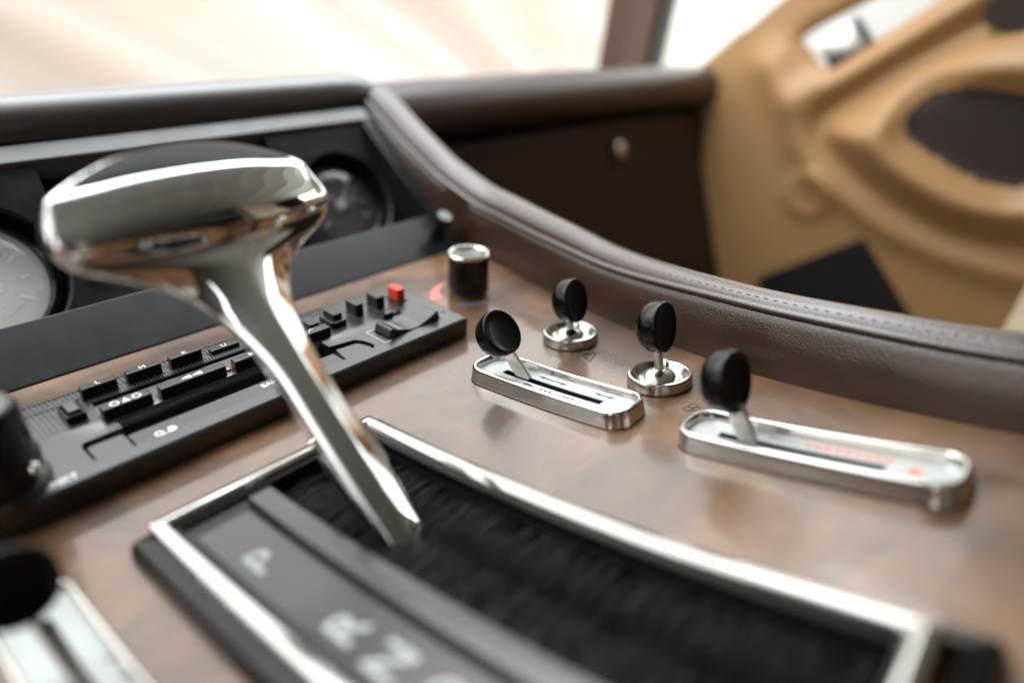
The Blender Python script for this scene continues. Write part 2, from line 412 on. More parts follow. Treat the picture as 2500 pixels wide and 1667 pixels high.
def seat(name, label, x0, x1, mat_):
    t = thing(name, label, 'seat', ((x0 + x1) / 2, -600, -300))
    # cushion
    n = 60
    def pad(lo, hi, a0, a1, ln, f):
        U = np.linspace(lo, hi, n); W = np.linspace(a0, a1, 30); A, B = np.meshgrid(U, W, indexing='ij')
        ex = np.minimum(np.minimum(A - lo, hi - A), np.minimum(B - a0, a1 - B)); d = 22 * (1 - np.exp(-np.clip(ex, 0, None) / 18)) 
        pl = 5 * np.abs(np.sin((A - lo) / 45 * math.pi)); return A, B, d + pl * np.clip(ex / 40, 0, 1)
    A, B, D = pad(x0, x1, -560, -170, 0, None)
    V = np.stack([A, B, -76 + D - 0.03 * (B + 170)], -1).reshape(-1, 3)
    V2 = V.copy(); V2[:, 2] = -300
    mesh_obj('seat_cushion', np.concatenate([V, V2]), [f[::-1] for f in grid(n, 30)] + [[a + n * 30 for a in f] for f in grid(n, 30)] + side_faces(n, 30), mat_, t)
    A, B, D = pad(x0, x1, -60, 420, 0, None)
    V = np.stack([A, -560 - 0.28 * (B + 60) + D, B], -1).reshape(-1, 3)
    V2 = V.copy(); V2[:, 1] -= 110
    mesh_obj('backrest', np.concatenate([V, V2]), grid(n, 30) + [[a + n * 30 for a in f][::-1] for f in grid(n, 30)] + side_faces(n, 30), mat_, t)
    return t
def side_faces(nu, nv):
    o = nu * nv; ring = [i * nv for i in range(nu)] + [(nu - 1) * nv + j for j in range(1, nv)] + [i * nv + nv - 1 for i in range(nu - 2, -1, -1)] + [j for j in range(nv - 2, 0, -1)]
    return [[ring[i], ring[(i + 1) % len(ring)], ring[(i + 1) % len(ring)] + o, ring[i] + o] for i in range(len(ring))]
seat('seat_unit', 'pleated beige leather seat whose cushion edge shows below the tan door', 348, 655, M['beige'])

# ------------------------------------------------------------------ door on the passenger side
def door_build():
    t = thing('door_card', 'tan leather door panel with chrome pull and padded armrest', 'door', (660, 0, -300))
    ys = np.linspace(-420, 330, 190); zs = np.linspace(-420, 240, 170); Y, Z = np.meshgrid(ys, zs, indexing='ij')
    def segd(P, a, b):
        a = np.array(a, float); b = np.array(b, float); ab = b - a
        tt = np.clip(((P[0] - a[0]) * ab[0] + (P[1] - a[1]) * ab[1]) / (ab @ ab), 0, 1)
        return np.hypot(P[0] - a[0] - tt * ab[0], P[1] - a[1] - tt * ab[1])
    def polyd(P, pts):
        d = np.full(P[0].shape, 1e9); ins = np.zeros(P[0].shape, bool); n = len(pts)
        for i in range(n):
            a, b = pts[i], pts[(i + 1) % n]; d = np.minimum(d, segd(P, a, b))
            c = ((a[1] > P[1]) != (b[1] > P[1])) & (P[0] < (b[0] - a[0]) * (P[1] - a[1]) / (b[1] - a[1] + 1e-9) + a[0]); ins ^= c
        return np.where(ins, -d, d)
    def smoothp(pts, n=8):
        pts = np.array(pts, float); out = []; m = len(pts)
        for i in range(m):
            p0, p1, p2, p3 = pts[i - 1], pts[i], pts[(i + 1) % m], pts[(i + 2) % m]
            for k in range(n):
                s = k / n; out.append(0.5 * ((2 * p1) + (p2 - p0) * s + (2 * p0 - 5 * p1 + 4 * p2 - p3) * s * s + (3 * p1 - p0 - 3 * p2 + p3) * s ** 3))
        return out
    arm = smoothp([(72, 8), (38, 46), (-16, 94), (-70, 130), (-140, 150), (-230, 120), (-280, 30), (-230, -50), (-150, -70), (-91, -74), (-26, -58), (42, -24)])
    oval = smoothp([(-11, 36), (-22, 58), (-55, 71), (-101, 72), (-150, 55), (-168, 20), (-131, -12), (-91, -12), (-45, 3), (-18, 18)])
    P = (Y, Z)
    h = np.zeros(Y.shape)
    da = polyd(P, arm)
    sst = lambda e0, e1, x: (lambda u: u * u * (3 - 2 * u))(np.clip((x - e0) / (e1 - e0), 0, 1))
    h += 46 * sst(8, -44, da) - 12 * np.exp(-((da - 8) / 9) ** 2)                                # armrest swelling
    do = polyd(P, oval); h -= 28 * sst(22, -4, do)           # bowl in it
    roll = [(150, 66), (112, 20), (90, -14), (56, -43), (-27, -81), (-98, -94), (-160, -97), (-260, -80), (-400, -20)]
    dr_ = np.full(Y.shape, 1e9)
    for a, b in zip(roll[:-1], roll[1:]): dr_ = np.minimum(dr_, segd(P, a, b))
    h += 14 * np.exp(-(dr_ / 21) ** 2)
    ridge = [(150, 20), (100, 42), (60, 76), (0, 128), (-60, 180), (-140, 240)]
    dd = np.full(Y.shape, 1e9)
    for a, b in zip(ridge[:-1], ridge[1:]): dd = np.minimum(dd, segd(P, a, b))
    h += 15 * np.exp(-(dd / 19) ** 2) * sst(150, 80, Y)
    db = np.hypot(Y - 70, Z + 70); h += 8 * np.exp(-((db - 22) / 7) ** 2) + 6 * sst(12, 5, db)
    rec = smoothp([(124, 100), (110, 82), (90, 63), (76, 66), (30, 103), (-24, 150), (-90, 205), (-60, 235), (20, 176), (66, 141)], 4)
    dre = polyd(P, rec); h -= 16 * sst(4, -5, dre)
    kx = np.exp(-0.5 * (np.arange(-8, 9) / 1.5) ** 2); kx /= kx.sum()
    hp = np.pad(h, 8, mode='edge'); hp = np.apply_along_axis(lambda r: np.convolve(r, kx, 'valid'), 0, hp); h = np.apply_along_axis(lambda r: np.convolve(r, kx, 'valid'), 1, hp)
    top = (248 - Y) * (134 - 54) / (248 - 160) + 54           # sill line rises towards the seats
    X = 660 - h + 0 * Y
    V = np.stack([X, Y, Z], -1).reshape(-1, 3); F = grid(len(ys), len(zs))
    cz = lambda arr, f: arr.reshape(-1)[f].mean()
    topf = top.reshape(-1); Zf = Z.reshape(-1); dof = do.reshape(-1); dref = dre.reshape(-1)
    Fp = [f for f in F if (Zf[f] < topf[f] + 1).all() and dof[f].mean() > 0]
    Fo = [f for f in F if dof[f].mean() <= 0]
    def compact(name, Fs, m, parent):
        u = sorted({i for f in Fs for i in f}); r = {a: b for b, a in enumerate(u)}
        return mesh_obj(name, V[u], [[r[i] for i in f] for f in Fs], m, parent, smooth=180)
    pnl = compact('door_panel', Fp, M['tan'], t)
    compact('map_pocket_lining', Fo, M['brown_cloth'], t)
    # outer door skin gives it depth
    MB().box(662, 720, -420, 330, -420, -60).done('door_shell', M['tan'], t)
    # bright handle cup and its lever
    mpd = frame_map((667, 0, 0), (0, 1, 0), (0, 0, 1), (-1, 0, 0))
    V2, F2 = prism(smoothp([(122, 100), (110, 84), (90, 66), (77, 68), (30, 106), (-24, 152), (-88, 205), (-62, 232), (20, 174), (66, 139)], 4), 0, 2)
    cup = mesh_obj('handle_cup', mpd(V2), [f[::-1] for f in F2], M['white'], t)
    V3, F3 = prism([(106, 93), (80, 118), (59, 98), (84, 70)], 2.5, 7)
    hd = mesh_obj('door_handle', mpd(V3), [f[::-1] for f in F3], M['chrome'], t)
    V4, F4 = prism([(76, 121), (70, 123), (50, 103), (56, 98)], 2.2, 7.5)
    mesh_obj('handle_slot', mpd(V4), [f[::-1] for f in F4], M['black'], hd)
    # dark vent opening above the armrest
    V5, F5 = prism(smoothp([(-46, 133), (-62, 124), (-90, 124), (-120, 150), (-100, 175), (-60, 165)], 4), 8, 22)
    mesh_obj('speaker_grille', mpd(V5), [f[::-1] for f in F5], M['brown_cloth'], t)
    V6, F6 = prism([(104, -190), (-4, -104), (-78, -178), (-60, -260), (80, -260)], -2, 14)
    mesh_obj('kick_plate', mpd(V6), [f[::-1] for f in F6], M['black'], t)
door_build()

# screen pillar and passenger side of the dashboard
pl = thing('windscreen_pillar', 'brown leather covered windscreen pillar with a black rubber seal', 'pillar', (730, 420, 0))
MB().add(*prism([(30, -40), (98, -40), (104, 10), (44, 10)], 0, 900)).done('pillar_cover', M['pillar'], pl,
         mp=frame_map((652, 420, -40), (1, 0, 0), (0, 1, 0), (0.12, -0.0, 1)))
MB().add(*prism([(16, -54), (52, -54), (54, -20), (18, -20)], 0, 900)).done('seal', M['black'], pl,
         mp=frame_map((740, 430, -40), (1, 0, 0), (0, 1, 0), (0.16, -0.0, 1)))

def xsweep(x0, x1, prof, nx=24, sag=None):
    xs = np.linspace(x0, x1, nx); V = []; 
    for x in xs:
        dz = sag(x) if sag else 0
        for y, z in prof: V.append((x, y, z + dz))
    F = grid(nx, len(prof))
    n = len(prof)
    F += [list(range(n))[::-1], [(nx - 1) * n + i for i in range(n)]]
    return np.array(V), F
pd = thing('passenger_dashboard', 'dark brown leather dashboard with padded top and glovebox lock', 'dashboard', (400, 215, 0))
prof = [(520, -60), (520, 6), (300, 36), (262, 54), (245, 63)]
for a in np.linspace(80, -60, 12): prof.append((232 + 24 * math.cos(math.radians(a)) - 24 * math.cos(math.radians(80)) - 14 + 0 * a if False else 238 - 26 * math.cos(math.radians(90 - a)) * 0 - 26 * math.cos(math.radians(a)), 42 + 24 * math.sin(math.radians(a))))
prof += [(233, 16), (243, 12), (243, 6)]
sag = lambda x: -14 * max(0, (x - 330) / 350) ** 2 + (1.5 * math.sin(x / 90))
V, F = xsweep(96, 668, prof, 40, sag); mesh_obj('dashboard_pad', V, F, M['leather_far'], pd, smooth=50)
V, F = xsweep(96, 668, [(300, 11), (228, 11), (225, 6), (212, -60), (180, -140), (150, -215), (150, -300), (330, -340)], 30, lambda x: sag(x)); 
gb = mesh_obj('glovebox_lid', V, F, M['lid'], pd, smooth=50)
V, F = lathe([(0.01, 4), (8, 4), (9, 3), (9.5, 0), (9.5, -4)], 32); lk = mesh_obj('lock', axis_map((455, 218, -19), (0, -1, 0.1))(V), F, M['chrome_worn'], pd)
V, F = lathe([(14, -2), (14, 1.5), (12.5, 2.5), (9.6, 2.5)], 32, False); mesh_obj('lock_collar', axis_map((455, 219, -20), (0, -1, 0.1))(V), F, M['black'], lk)

# ================================================================== centre stack
cs = thing('instrument_panel', 'black reclined instrument panel with a silver top trim and recessed gauges', 'instrument panel', (-60, 80, 0))
XL = -420
mb = MB(); V, F = rr_loft(XL, 81, 0.6, 26.6, 0.8, [(0, -22), (0, -0.5), (0.25, -0.1), (0.7, 0)], ns=2); mb.add(V, F)
mb.done('lower_flap', M['panel'], cs, mp=dash)
mb = MB(); slab(mb, XL, 81, 101.2, 110.8, -12, 0.6, 0.6, 0.8); mb.done('top_trim', M['silver'], cs, mp=dash)
mb = MB(); V, F = prism([(72.2, 25), (81.5, 0.8), (83.5, 110.9), (73.2, 101)], -20, 0.4); mb.add(V, F)
V, F = prism([(70.4, 26.8), (72.2, 26.8), (73.2, 101), (71.2, 101)], -20, -0.6); mb.add(V, F)
mb.done('side_frame', M['panel'], cs, mp=dash)
MB().box(XL, 82, 0, 112, -60, -58).box(XL, 82, 111, 113, -60, -13).box(XL, 82, 24, 26, -60, -23).box(72, 82, 24, 112, -60, -21).done('recess_liner', M['black'], cs, mp=dash)
MB().box(XL, 84, -0.4, 0.5, -14, -1.0).done('lower_gasket', M['black'], cs, mp=dash)

A55 = math.radians(55); E55 = np.array([0, math.cos(A55), math.sin(A55)]); N55 = np.array([0, -math.sin(A55), math.cos(A55)])
T55 = P0 + E_T * 101 - E_N * 2
pod = frame_map(T55, (1, 0, 0), E55, N55)      # x, up the pod plate (0 at its top), off it
def ring_plate(x0, x1, y0, y1, cx, cy, r, n=64):
    V = []; F = []
    for i in range(n):
        a = 2 * math.pi * (i + 0.5) / n; c, s = math.cos(a), math.sin(a)
        tx = ((x1 - cx) / c if c > 0 else (x0 - cx) / c) if abs(c) > 1e-6 else 1e9
        ty = ((y1 - cy) / s if s > 0 else (y0 - cy) / s) if abs(s) > 1e-6 else 1e9
        tt = min(tx, ty); V.append((cx + c * tt, cy + s * tt, 0)); V.append((cx + c * (r + 1), cy + s * (r + 1), 0)); V.append((cx + c * r, cy + s * r, -1.0)); V.append((cx + c * (r - 0.5), cy + s * (r - 0.5), -16))
    for i in range(n):
        j = (i + 1) % n
        for k in range(3): F.append([4 * i + k, 4 * j + k, 4 * j + k + 1, 4 * i + k + 1])
    # square the outer corners
    V = np.array(V)
    for (X_, Y_) in ((x0, y0), (x0, y1), (x1, y0), (x1, y1)):
        outer = np.arange(0, 4 * n, 4); k = outer[np.argmin((V[outer, 0] - X_) ** 2 + (V[outer, 1] - Y_) ** 2)]; V[k, 0], V[k, 1] = X_, Y_
    return V, F
def gauge(label, cx, cy, x0, x1, y0, words, pale, hole=31, gl=24.8):
    V, F = ring_plate(x0, x1, y0, 0, cx, cy, hole); p = MB().add(V, F)
    p.box(x1 - 0.3, x1, y0, 0, -14, -0.01); p.box(x0, x0 + 0.3, y0, 0, -14, -0.01)
    p.done('gauge_pod', M['panel'], cs, mp=pod)
    org = pod([(cx, cy, -6)])[0]
    g = thing('gauge', label, 'gauge', org, 'round gauges in the instrument panel')
    mp = frame_map(org, (1, 0, 0), E55, N55)
    V, F = lathe([(gl + 0.3, -6), (gl + 4.5, -6), (gl + 5.2, -3), (gl + 4.6, -1.5), (gl + 1.6, -0.8), (gl + 0.6, -1.6), (gl + 0.3, -6)], 72, False)
    mesh_obj('bezel', mp(V), F, M['gloss'], g)
    V, F = lathe([(0.01, -5), (gl + 0.3, -5)], 64, False); mesh_obj('dial', mp(V), F, M['dial_haze'] if pale else M['dial'], g)
    m = MB()
    for i in range(9):
        a = math.radians(215 - i * 31); r0, r1 = gl * 0.60, gl * (0.82 if i % 2 == 0 else 0.76); w = 0.55
        c, s = math.cos(a), math.sin(a); m.add(*prism([(r0 * c - w * s, r0 * s + w * c), (r1 * c - w * s, r1 * s + w * c), (r1 * c + w * s, r1 * s - w * c), (r0 * c + w * s, r0 * s - w * c)], -4.9, -4.7))
    for i in range(11): m.add(*prism([(6 + i * 1.35, -15 + i * 0.9 - 0.35), (6.9 + i * 1.35, -14.6 + i * 0.9 - 0.35), (6.5 + i * 1.35, -13.8 + i * 0.9 - 0.35)], -4.9, -4.7))
    for w_, sz, x, y in words: put_text(m, w_, sz, x, y, -4.8)
    m.done('dial_marks', M['white'] if pale else M['dim'], g, mp=mp)
    m = MB(); m.add(*prism([(-1.0, -5), (1.0, -5), (0.35, 17), (-0.35, 17)], -4.2, -3.7)); V, F = lathe([(3.4, -4.6), (3.4, -3.2), (2.8, -2.8)], 24); m.add(V, F)
    ang = math.radians(-40); rm = lambda P: np.column_stack([P[:, 0] * math.cos(ang) - P[:, 1] * math.sin(ang), P[:, 0] * math.sin(ang) + P[:, 1] * math.cos(ang), P[:, 2]])
    m.done('needle', M['dim'] if not pale else M['ink'], g, mp=lambda P: mp(rm(P)))
    pr = [(gl, -4.2)] + [(gl * math.cos(a), -3.6 + 6.5 * math.sin(a)) for a in np.linspace(0.05, math.pi / 2 - 0.01, 14)]
    V, F = lathe(pr, 72, False); mesh_obj('glass', mp(V), F, M['glass'], g, smooth=180)
gauge('round gauge with domed glass and white AM lettering beside the chrome grip', -138, -43, -230, -103, -82, [('AM', 4.6, 15.5, 10.0), ('2', 5, 7, -3)], True)
gauge('dark round gauge at the far end of the panel beside the leather bolster', 42, -43, 6, 71.4, -82, [('20', 6, -6, 6), ('60', 5, 9, 2)], False, 27.5, 23)

# small black knob at the end of the lower flap
kn = thing('trip_knob', 'small black push knob at the right end of the black flap', 'knob', dash([(66, 14, 0)])[0])
V, F = lathe([(4.6, -1), (4.2, 3), (3.6, 8), (4.4, 10), (4.8, 13), (4.6, 14.2), (4.0, 14.8)], 32)
mesh_obj('knob_cap', axis_map(dash([(66, 13, 0)])[0], E_N * 0.9 + np.array([0, 0.0, 0.25]))(V), F, M['key'], kn)

# padded dashboard top over the instruments
dp = thing('dashboard_top', 'dark brown padded leather dashboard top above the silver trim', 'dashboard', (-150, 184, 70))
prof = [(470, -40), (470, 36), (330, 52), (240, 68), (205, 80)]
for a in np.linspace(75, 235, 22): prof.append((184 + 13.2 * math.cos(math.radians(a)), 70 + 13.2 * math.sin(math.radians(a))))
prof += [(178, 50), (200, 20)]
V, F = xsweep(-460, 90, prof, 60, lambda x: 0.0 - 3.5 * max(0, (x - 70) / 20) ** 2)
mesh_obj('dashboard_pad', V, F, M['leather_pad'], dp, smooth=60)

# ------------------------------------------------------------------ console surface
xs = np.concatenate([np.linspace(-330, -146, 20), np.linspace(-80, 90, 25)]); xs = np.sort(np.append(xs, [-130, -115, -100])); NX = len(xs)
ss = np.sort(np.concatenate([np.linspace(84, -34, 30), np.linspace(-38, -186, 35), np.linspace(-190, -330, 25)]))[::-1]; NS = len(ss); X, S_ = np.meshgrid(xs, ss, indexing='ij')
FL = np.stack([X, S_], -1).reshape(-1, 2); inh = lambda f: -146.5 < FL[f, 0].mean() < -79.5 and -190.5 < FL[f, 1].mean() < -33.5
V = surf(np.stack([X, S_, 0 * X], -1).reshape(-1, 3)); V2 = V.copy(); V2[:, 2] -= 12; gf = [f for f in grid(NX, NS) if not inh(f)]
o = mesh_obj('wooden_console', np.concatenate([V, V2]), gf + [[a + NX * NS for a in f][::-1] for f in gf] + side_faces(NX, NS), M['wood'], loc=(-120, -60, 0), smooth=30)
tag(o, 'glossy brown walnut console panel carrying the radio, gear gate and slider controls', 'console panel')

# ------------------------------------------------------------------ leather bolster along the console
yy = np.array([300., 168, 140, 106, 80, 55, 5, -24, -45, -67, -80, -114, -142, -165, -185, -220, -300])
yd = np.linspace(171, -300, 150)
cw = np.interp(yd, [-300, -60, 60, 200], [6.6, 7.8, 10.6, 11.0])
def cur(ys, vs, sm=5.0):
    o = np.argsort(ys); v = np.interp(yd, np.array(ys)[o], np.array(vs)[o]); st = yd[0] - yd[1]; r = int(3 * sm / st) + 1
    kx = np.exp(-0.5 * (np.arange(-r, r + 1) * st / sm) ** 2); kx /= kx.sum(); return np.convolve(np.pad(v, r, mode='reflect', reflect_type='odd'), kx, 'valid')
xb = cur([300, 80, 55, 5.7, -79, -113, -153, -191, -300], [77, 77, 74.8, 63.9, 42, 32.4, 24, 15.6, -8], 9)
zs_ = cur([300, 168, 140.6, 106.2, 74.2, 30, 3.5, -24.7, -43.9, -67, -114.7, -141.9, -164.7, -183.8, -300], [110, 66, 50.5, 34.3, 25.4, 24.4, 25.2, 26.4, 29, 33.4, 43.4, 49.3, 54.5, 60.0, 96], 7)
zbase = surf(np.column_stack([0 * yd, yd, 0 * yd]))[:, 2]
zb = np.where(yd > 80.4, np.maximum(-8, (yd - 80.4) * math.tan(RECL) - 12), zbase - 2)
ck = cur([300, 150, 87, 6, -37, -83, -107, -145, -176, -300], [9, 9, 9, 8.5, 6.5, 4.5, 4.0, 4.5, 4.5, 4.5], 10)
bol = thing('console_bolster', 'brown leather padded bolster sweeping down beside the wooden console', 'bolster', (50, -60, 20))
secs = []
for i, y in enumerate(yd):
    b, z0, z1, c = xb[i], zb[i], zs_[i], ck[i]
    P = [(b + 1.5, z0 - 6)]
    for u in np.linspace(0, 1, 9): P.append((b + 4.0 * u - 1.6 * math.sin(math.pi * min(1, u * 1.02)), z0 + (z1 - 1.6 - z0) * u))
    P += [(b + 5.2, z1 - 1.3), (b + 5.4, z1 - 1.0), (b + 3.6, z1 - 0.8), (b + 2.8, z1 - 0.2), (b + 2.7, z1 + 0.5), (b + 3.1, z1 + 1.2), (b + 3.9, z1 + 1.7), (b + 4.8, z1 + 1.75), (b + 5.3, z1 + 1.6)]
    for u in np.linspace(0, math.pi, 16)[1:]:
        P.append((b + 5.6 + cw[i] * (1 - math.cos(u)), z1 + 1.7 + (c - 1.7) * math.sin(u) if u < math.pi / 2 else z1 + 1.7 - 6 + (c - 1.7 + 6) * math.sin(u)))
    P += [(b + 6.4 + 2 * cw[i], z1 - 20), (b + 6.2 + 2 * cw[i], z0 - 120)]
    secs.append([(x, y, z) for x, z in P])
m_ = len(secs[0]); mesh_obj('leather_cover', np.array(secs).reshape(-1, 3), [f[::-1] for f in grid(len(yd), m_)] + [list(range(m_)), [(len(yd) - 1) * m_ + i for i in range(m_)][::-1]], M['leather'], bol, smooth=60)
# stitching: short threads along the top
mb = MB(); acc = 0; last = None; nst = 0
for i in range(len(yd) * 6):
    u = i / 6; a = int(u)
    if a >= len(yd) - 2: break
    fr = u - a; y = yd[a] * (1 - fr) + yd[a + 1] * fr; g = lambda A: A[a] * (1 - fr) + A[a + 1] * fr
    p = np.array([g(xb) + 6.9, y, g(zs_) + 1.7 + (g(ck) - 1.7) * 0.47 + 0.12])
    if last is None: last = p; start = p; continue
    acc += np.linalg.norm(p - last); last = p
    if acc > 3.4:
        d = p - start; q0, q1 = p - d * 0.15, p - d * 0.72; V, F = tube([q0, (q0 + q1) / 2 + (0, 0, 0.12), q1], [0.12, 0.22, 0.12], 6); mb.add(V, F); acc = 0; start = p
mb.done('stitching', M['thread'], bol)

# ================================================================== RADIO
rad = thing('car_radio', 'black cassette car radio with a row of station keys and red button', 'car radio', surf([(-90, 26, 0)])[0])
HR = 9.4
def rsurf(P):                                   # the radio is rigid: it sits flat in the gently curved console
    P = np.asarray(P, float).reshape(-1, 3); c = surf([(0, 24, 0)])[0]; a = math.radians(-0.6)
    return np.stack([P[:, 0], c[1] + (P[:, 1] - 24) * math.cos(a) - P[:, 2] * math.sin(a), c[2] + (P[:, 1] - 24) * math.sin(a) + P[:, 2] * math.cos(a)], 1)
V, F = rr_loft(-178, 0.6, 0, 52, 1.6, [(0.9, -3), (0, 0), (0.0, HR - 1.3), (0.35, HR - 0.45), (1.3, HR)], cap0=True, ns=3)
fp = mesh_obj('faceplate', V, F, M['radio'], rad, smooth=35)
def cutter(pts, h0, h1=30):
    V, F = prism(pts, h0, h1); return mesh_obj('c', V, F, M['black'], rad)
rc = lambda x0, x1, y0, y1: [(x0, y0), (x1, y0), (x1, y1), (x0, y1)]
door_pts = [(-147, 8), (-145.5, 6.4), (-46, 6.4), (-44.3, 7.8), (-44.3, 10), (-45.6, 14.5), (-47.5, 16.8), (-57.6, 18.6), (-134, 18.6), (-145.8, 18.4), (-147, 16.5)]
boolean(fp, [cutter(door_pts, HR - 2.6), cutter(rc(-134.5, -58, 15.2, 24.5), HR - 6), cutter(rc(-136, -64, 36.2, 38.6), HR - 4),
             cutter(rc(-154, -40, 44.3, 49.8), HR - 0.28), cutter(rc(-154, -137.2, 28.6, 43.9), HR - 0.28), cutter(rc(-37.6, -8.6, 7.6, 17.6), HR - 2.4), cutter(rc(-28.4, -16.6, 22.2, 25.2), HR - 3)])
me = fp.data; co = np.zeros(len(me.vertices) * 3); me.vertices.foreach_get('co', co); co = co.reshape(-1, 3) / MM + origin_of(fp)
co = (rsurf(co) - origin_of(fp)) * MM; me.vertices.foreach_set('co', co.reshape(-1)); me.update()
# cassette door: two sunk plates
mb = MB(); slab(mb, -146.0, -135.6, 6.6, 16.2, HR - 2.6, HR - 0.5, 0.3, 1.2); mb.done('tape_door', M['radio'], rad, mp=rsurf)
mb = MB(); slab(mb, -134.9, -59.2, 6.6, 14.6, HR - 2.6, HR - 0.8, 0.3, 0.5); mb.done('name_plate', M['label'], rad, mp=rsurf)
mb = MB(); V, F = prism([(-58.2, 6.8), (-46, 6.8), (-45.2, 10), (-47.4, 15.0), (-56.6, 16.2)], HR - 2.6, HR - 0.9); mb.add(V, F); mb.done('tape_window', M['grey_print'] if False else M['radio'], rad, mp=rsurf)
# ribs
mb = MB()
x = -153.2
while x < -41:
    mb.add(*prism([(x, 44.6), (x + 0.75, 44.6), (x + 0.55, 49.6), (x + 0.05, 49.6)], HR - 0.6, HR + 0.0)); x += 1.42
x = -153.2
while x < -137.6:
    mb.add(*prism([(x, 28.9), (x + 0.9, 28.9), (x + 0.9, 43.6), (x, 43.6)], HR - 0.6, HR + 0.0)); x += 1.5
x = -136.5
while x < -66:
    mb.add(*prism([(x, 38.9), (x + 0.6, 38.9), (x + 0.6, 41.6), (x, 41.6)], HR, HR + 0.3)); x += 1.15
mb.done('rib_strip', M['rib'], rad, mp=rsurf)
# station keys
marks = MB()
for i, (x0, x1, h, ch) in enumerate([(-137.2, -126.1, 13.5, 'L'), (-122.9, -111.3, 13.5, 'M'), (-108.0, -96.6, 13.6, 'K'), (-93.2, -82.0, 11.2, 'U'), (-78.6, -67.4, 13.5, '')]):
    mb = MB(); V, F = rr_loft(x0, x1, 42.0, 45.2, 0.5, soft_prof(HR - 1, h, 0.45), ns=3); mb.add(V, F)
    mb.box(x0 - 0.6, x1 + 0.5, 41.6, 45.6, HR - 0.9, HR + 0.25)
    k_ = mb.done('station_key', M['key'], rad, mp=rsurf)
    if ch:
        t_ = MB(); put_text(t_, ch, 3.0, (x0 + x1) / 2, 43.6, h + 0.02, thick=0.03); t_.done('key_letter', M['white'], k_, mp=rsurf)
# transport keys
for nm, x0, x1, y0, y1 in [('eject_key', -137, -121.8, 25.0, 28.8), ('rewind_key', -119.1, -96.2, 25.0, 28.8), ('forward_key', -92.9, -72.0, 25.0, 28.8), ('play_key', -67.5, -51.8, 25.6, 30.0)]:
    mb = MB(); V, F = rr_loft(x0, x1, y0, y1, 0.6, soft_prof(HR - 5, 13.5, 0.55), ns=3); mb.add(V, F); mb.add(*prism([(x0 - .5, y0 + 1), (x1 + .6, y0 + 1), (x1 + .6, y1 + .8), (x0 - .5, y1 + .8)], HR - 3, HR + 0.3))
    k_ = mb.done(nm, M['key'], rad, mp=rsurf); t_ = MB(); h = 13.52; yc = (y0 + y1) / 2; xc = (x0 + x1) / 2
    if nm == 'eject_key':
        for dx in (-3.4, 3.4):
            V, F = lathe([(0.95, 0), (1.45, 0), (1.45, 0.06), (0.95, 0.06), (0.95, 0)], 24, False); t_.add(V + np.array([xc + dx, yc, h]), F)
        t_.add(*prism([(xc - 1.3, yc - 1.2), (xc + 1.3, yc - 1.2), (xc, yc + 1.4)], h, h + 0.05))
    elif nm == 'rewind_key':
        for dx in (-2.2, 1.6): t_.add(*prism([(xc + dx - 1.8, yc), (xc + dx + 1.8, yc - 1.15), (xc + dx + 1.8, yc + 1.15)], h, h + 0.05))
    elif nm == 'forward_key':
        for dx in (-2.2, 1.6): t_.add(*prism([(xc + dx + 1.8, yc), (xc + dx - 1.8, yc - 1.15), (xc + dx - 1.8, yc + 1.15)], h, h + 0.05))
    else:
        V, F = tube([(xc - 1.5 + 3 * u, yc - 1 + 2.0 * math.sin(u * 2.2), h) for u in np.linspace(0, 1, 10)], 0.22, 6); t_.add(V, F)
    t_.done('key_symbol', M['white'], k_, mp=rsurf)
mb = MB(); mb.add(*prism([(-94.6, 27.6), (-93.6, 27.6), (-93.6, 29.4), (-95.2, 29.4)], HR, HR + 0.7)); mb.done('tape_lamp', M['red_print'], rad, mp=rsurf)
# square button in its collar
mb = MB(); V, F = rr_loft(-145.6, -139.6, 30.8, 40.2, 1.0, [(0, HR - 1), (0, 11.9), (0.5, 12.2), (0.9, 12.0), (0.95, 10.6)], cap1=True, ns=3); mb.add(V, F); c_ = mb.done('button_collar', M['key'], rad, mp=rsurf)
mb = MB(); slab(mb, -144.4, -140.8, 32.3, 38.8, 10, 13.0, 0.4, 0.5); mb.done('square_button', M['rib'], c_, mp=rsurf)
# small peg buttons and the red one
for x0, w, h, base in [(-57.5, 4.6, 13.6, 0), (-46.2, 4.2, 14.4, 2.6), (-34.9, 3.9, 15.2, 0), (-23.9, 4.3, 15.2, 0)]:
    mb = MB(); slab(mb, x0, x0 + w, 31.8, 39.3, HR - 0.5, h, 0.18, 0.35)
    b_ = mb.done('peg_button', M['key'], rad, mp=rsurf)
    if base: mb = MB(); V, F = rr_loft(x0 - 2.0, x0 + w + 1.2, 29.6, 40.2, 1.4, soft_prof(HR - .5, HR + base, 0.4)); mb.add(V, F); mb.done('button_base', M['key'], b_, mp=rsurf)
    else: mb = MB(); slab(mb, x0 - 0.6, x0 + w + 0.3, 29.4, 39.8, HR - .2, HR + 0.18, 0.1, 0.4); mb.done('button_seat', M['rib'], b_, mp=rsurf)
mb = MB(); slab(mb, -12.2, -8.0, 32.0, 39.2, HR - .5, 15.2, 0.3, 0.5); mb.done('red_button', M['red'], rad, mp=rsurf)
mb = MB(); slab(mb, -12.8, -7.5, 31.0, 40.0, HR - .2, HR + .5, 0.1, 0.4); mb.done('red_button_seat', M['black'], rad, mp=rsurf)
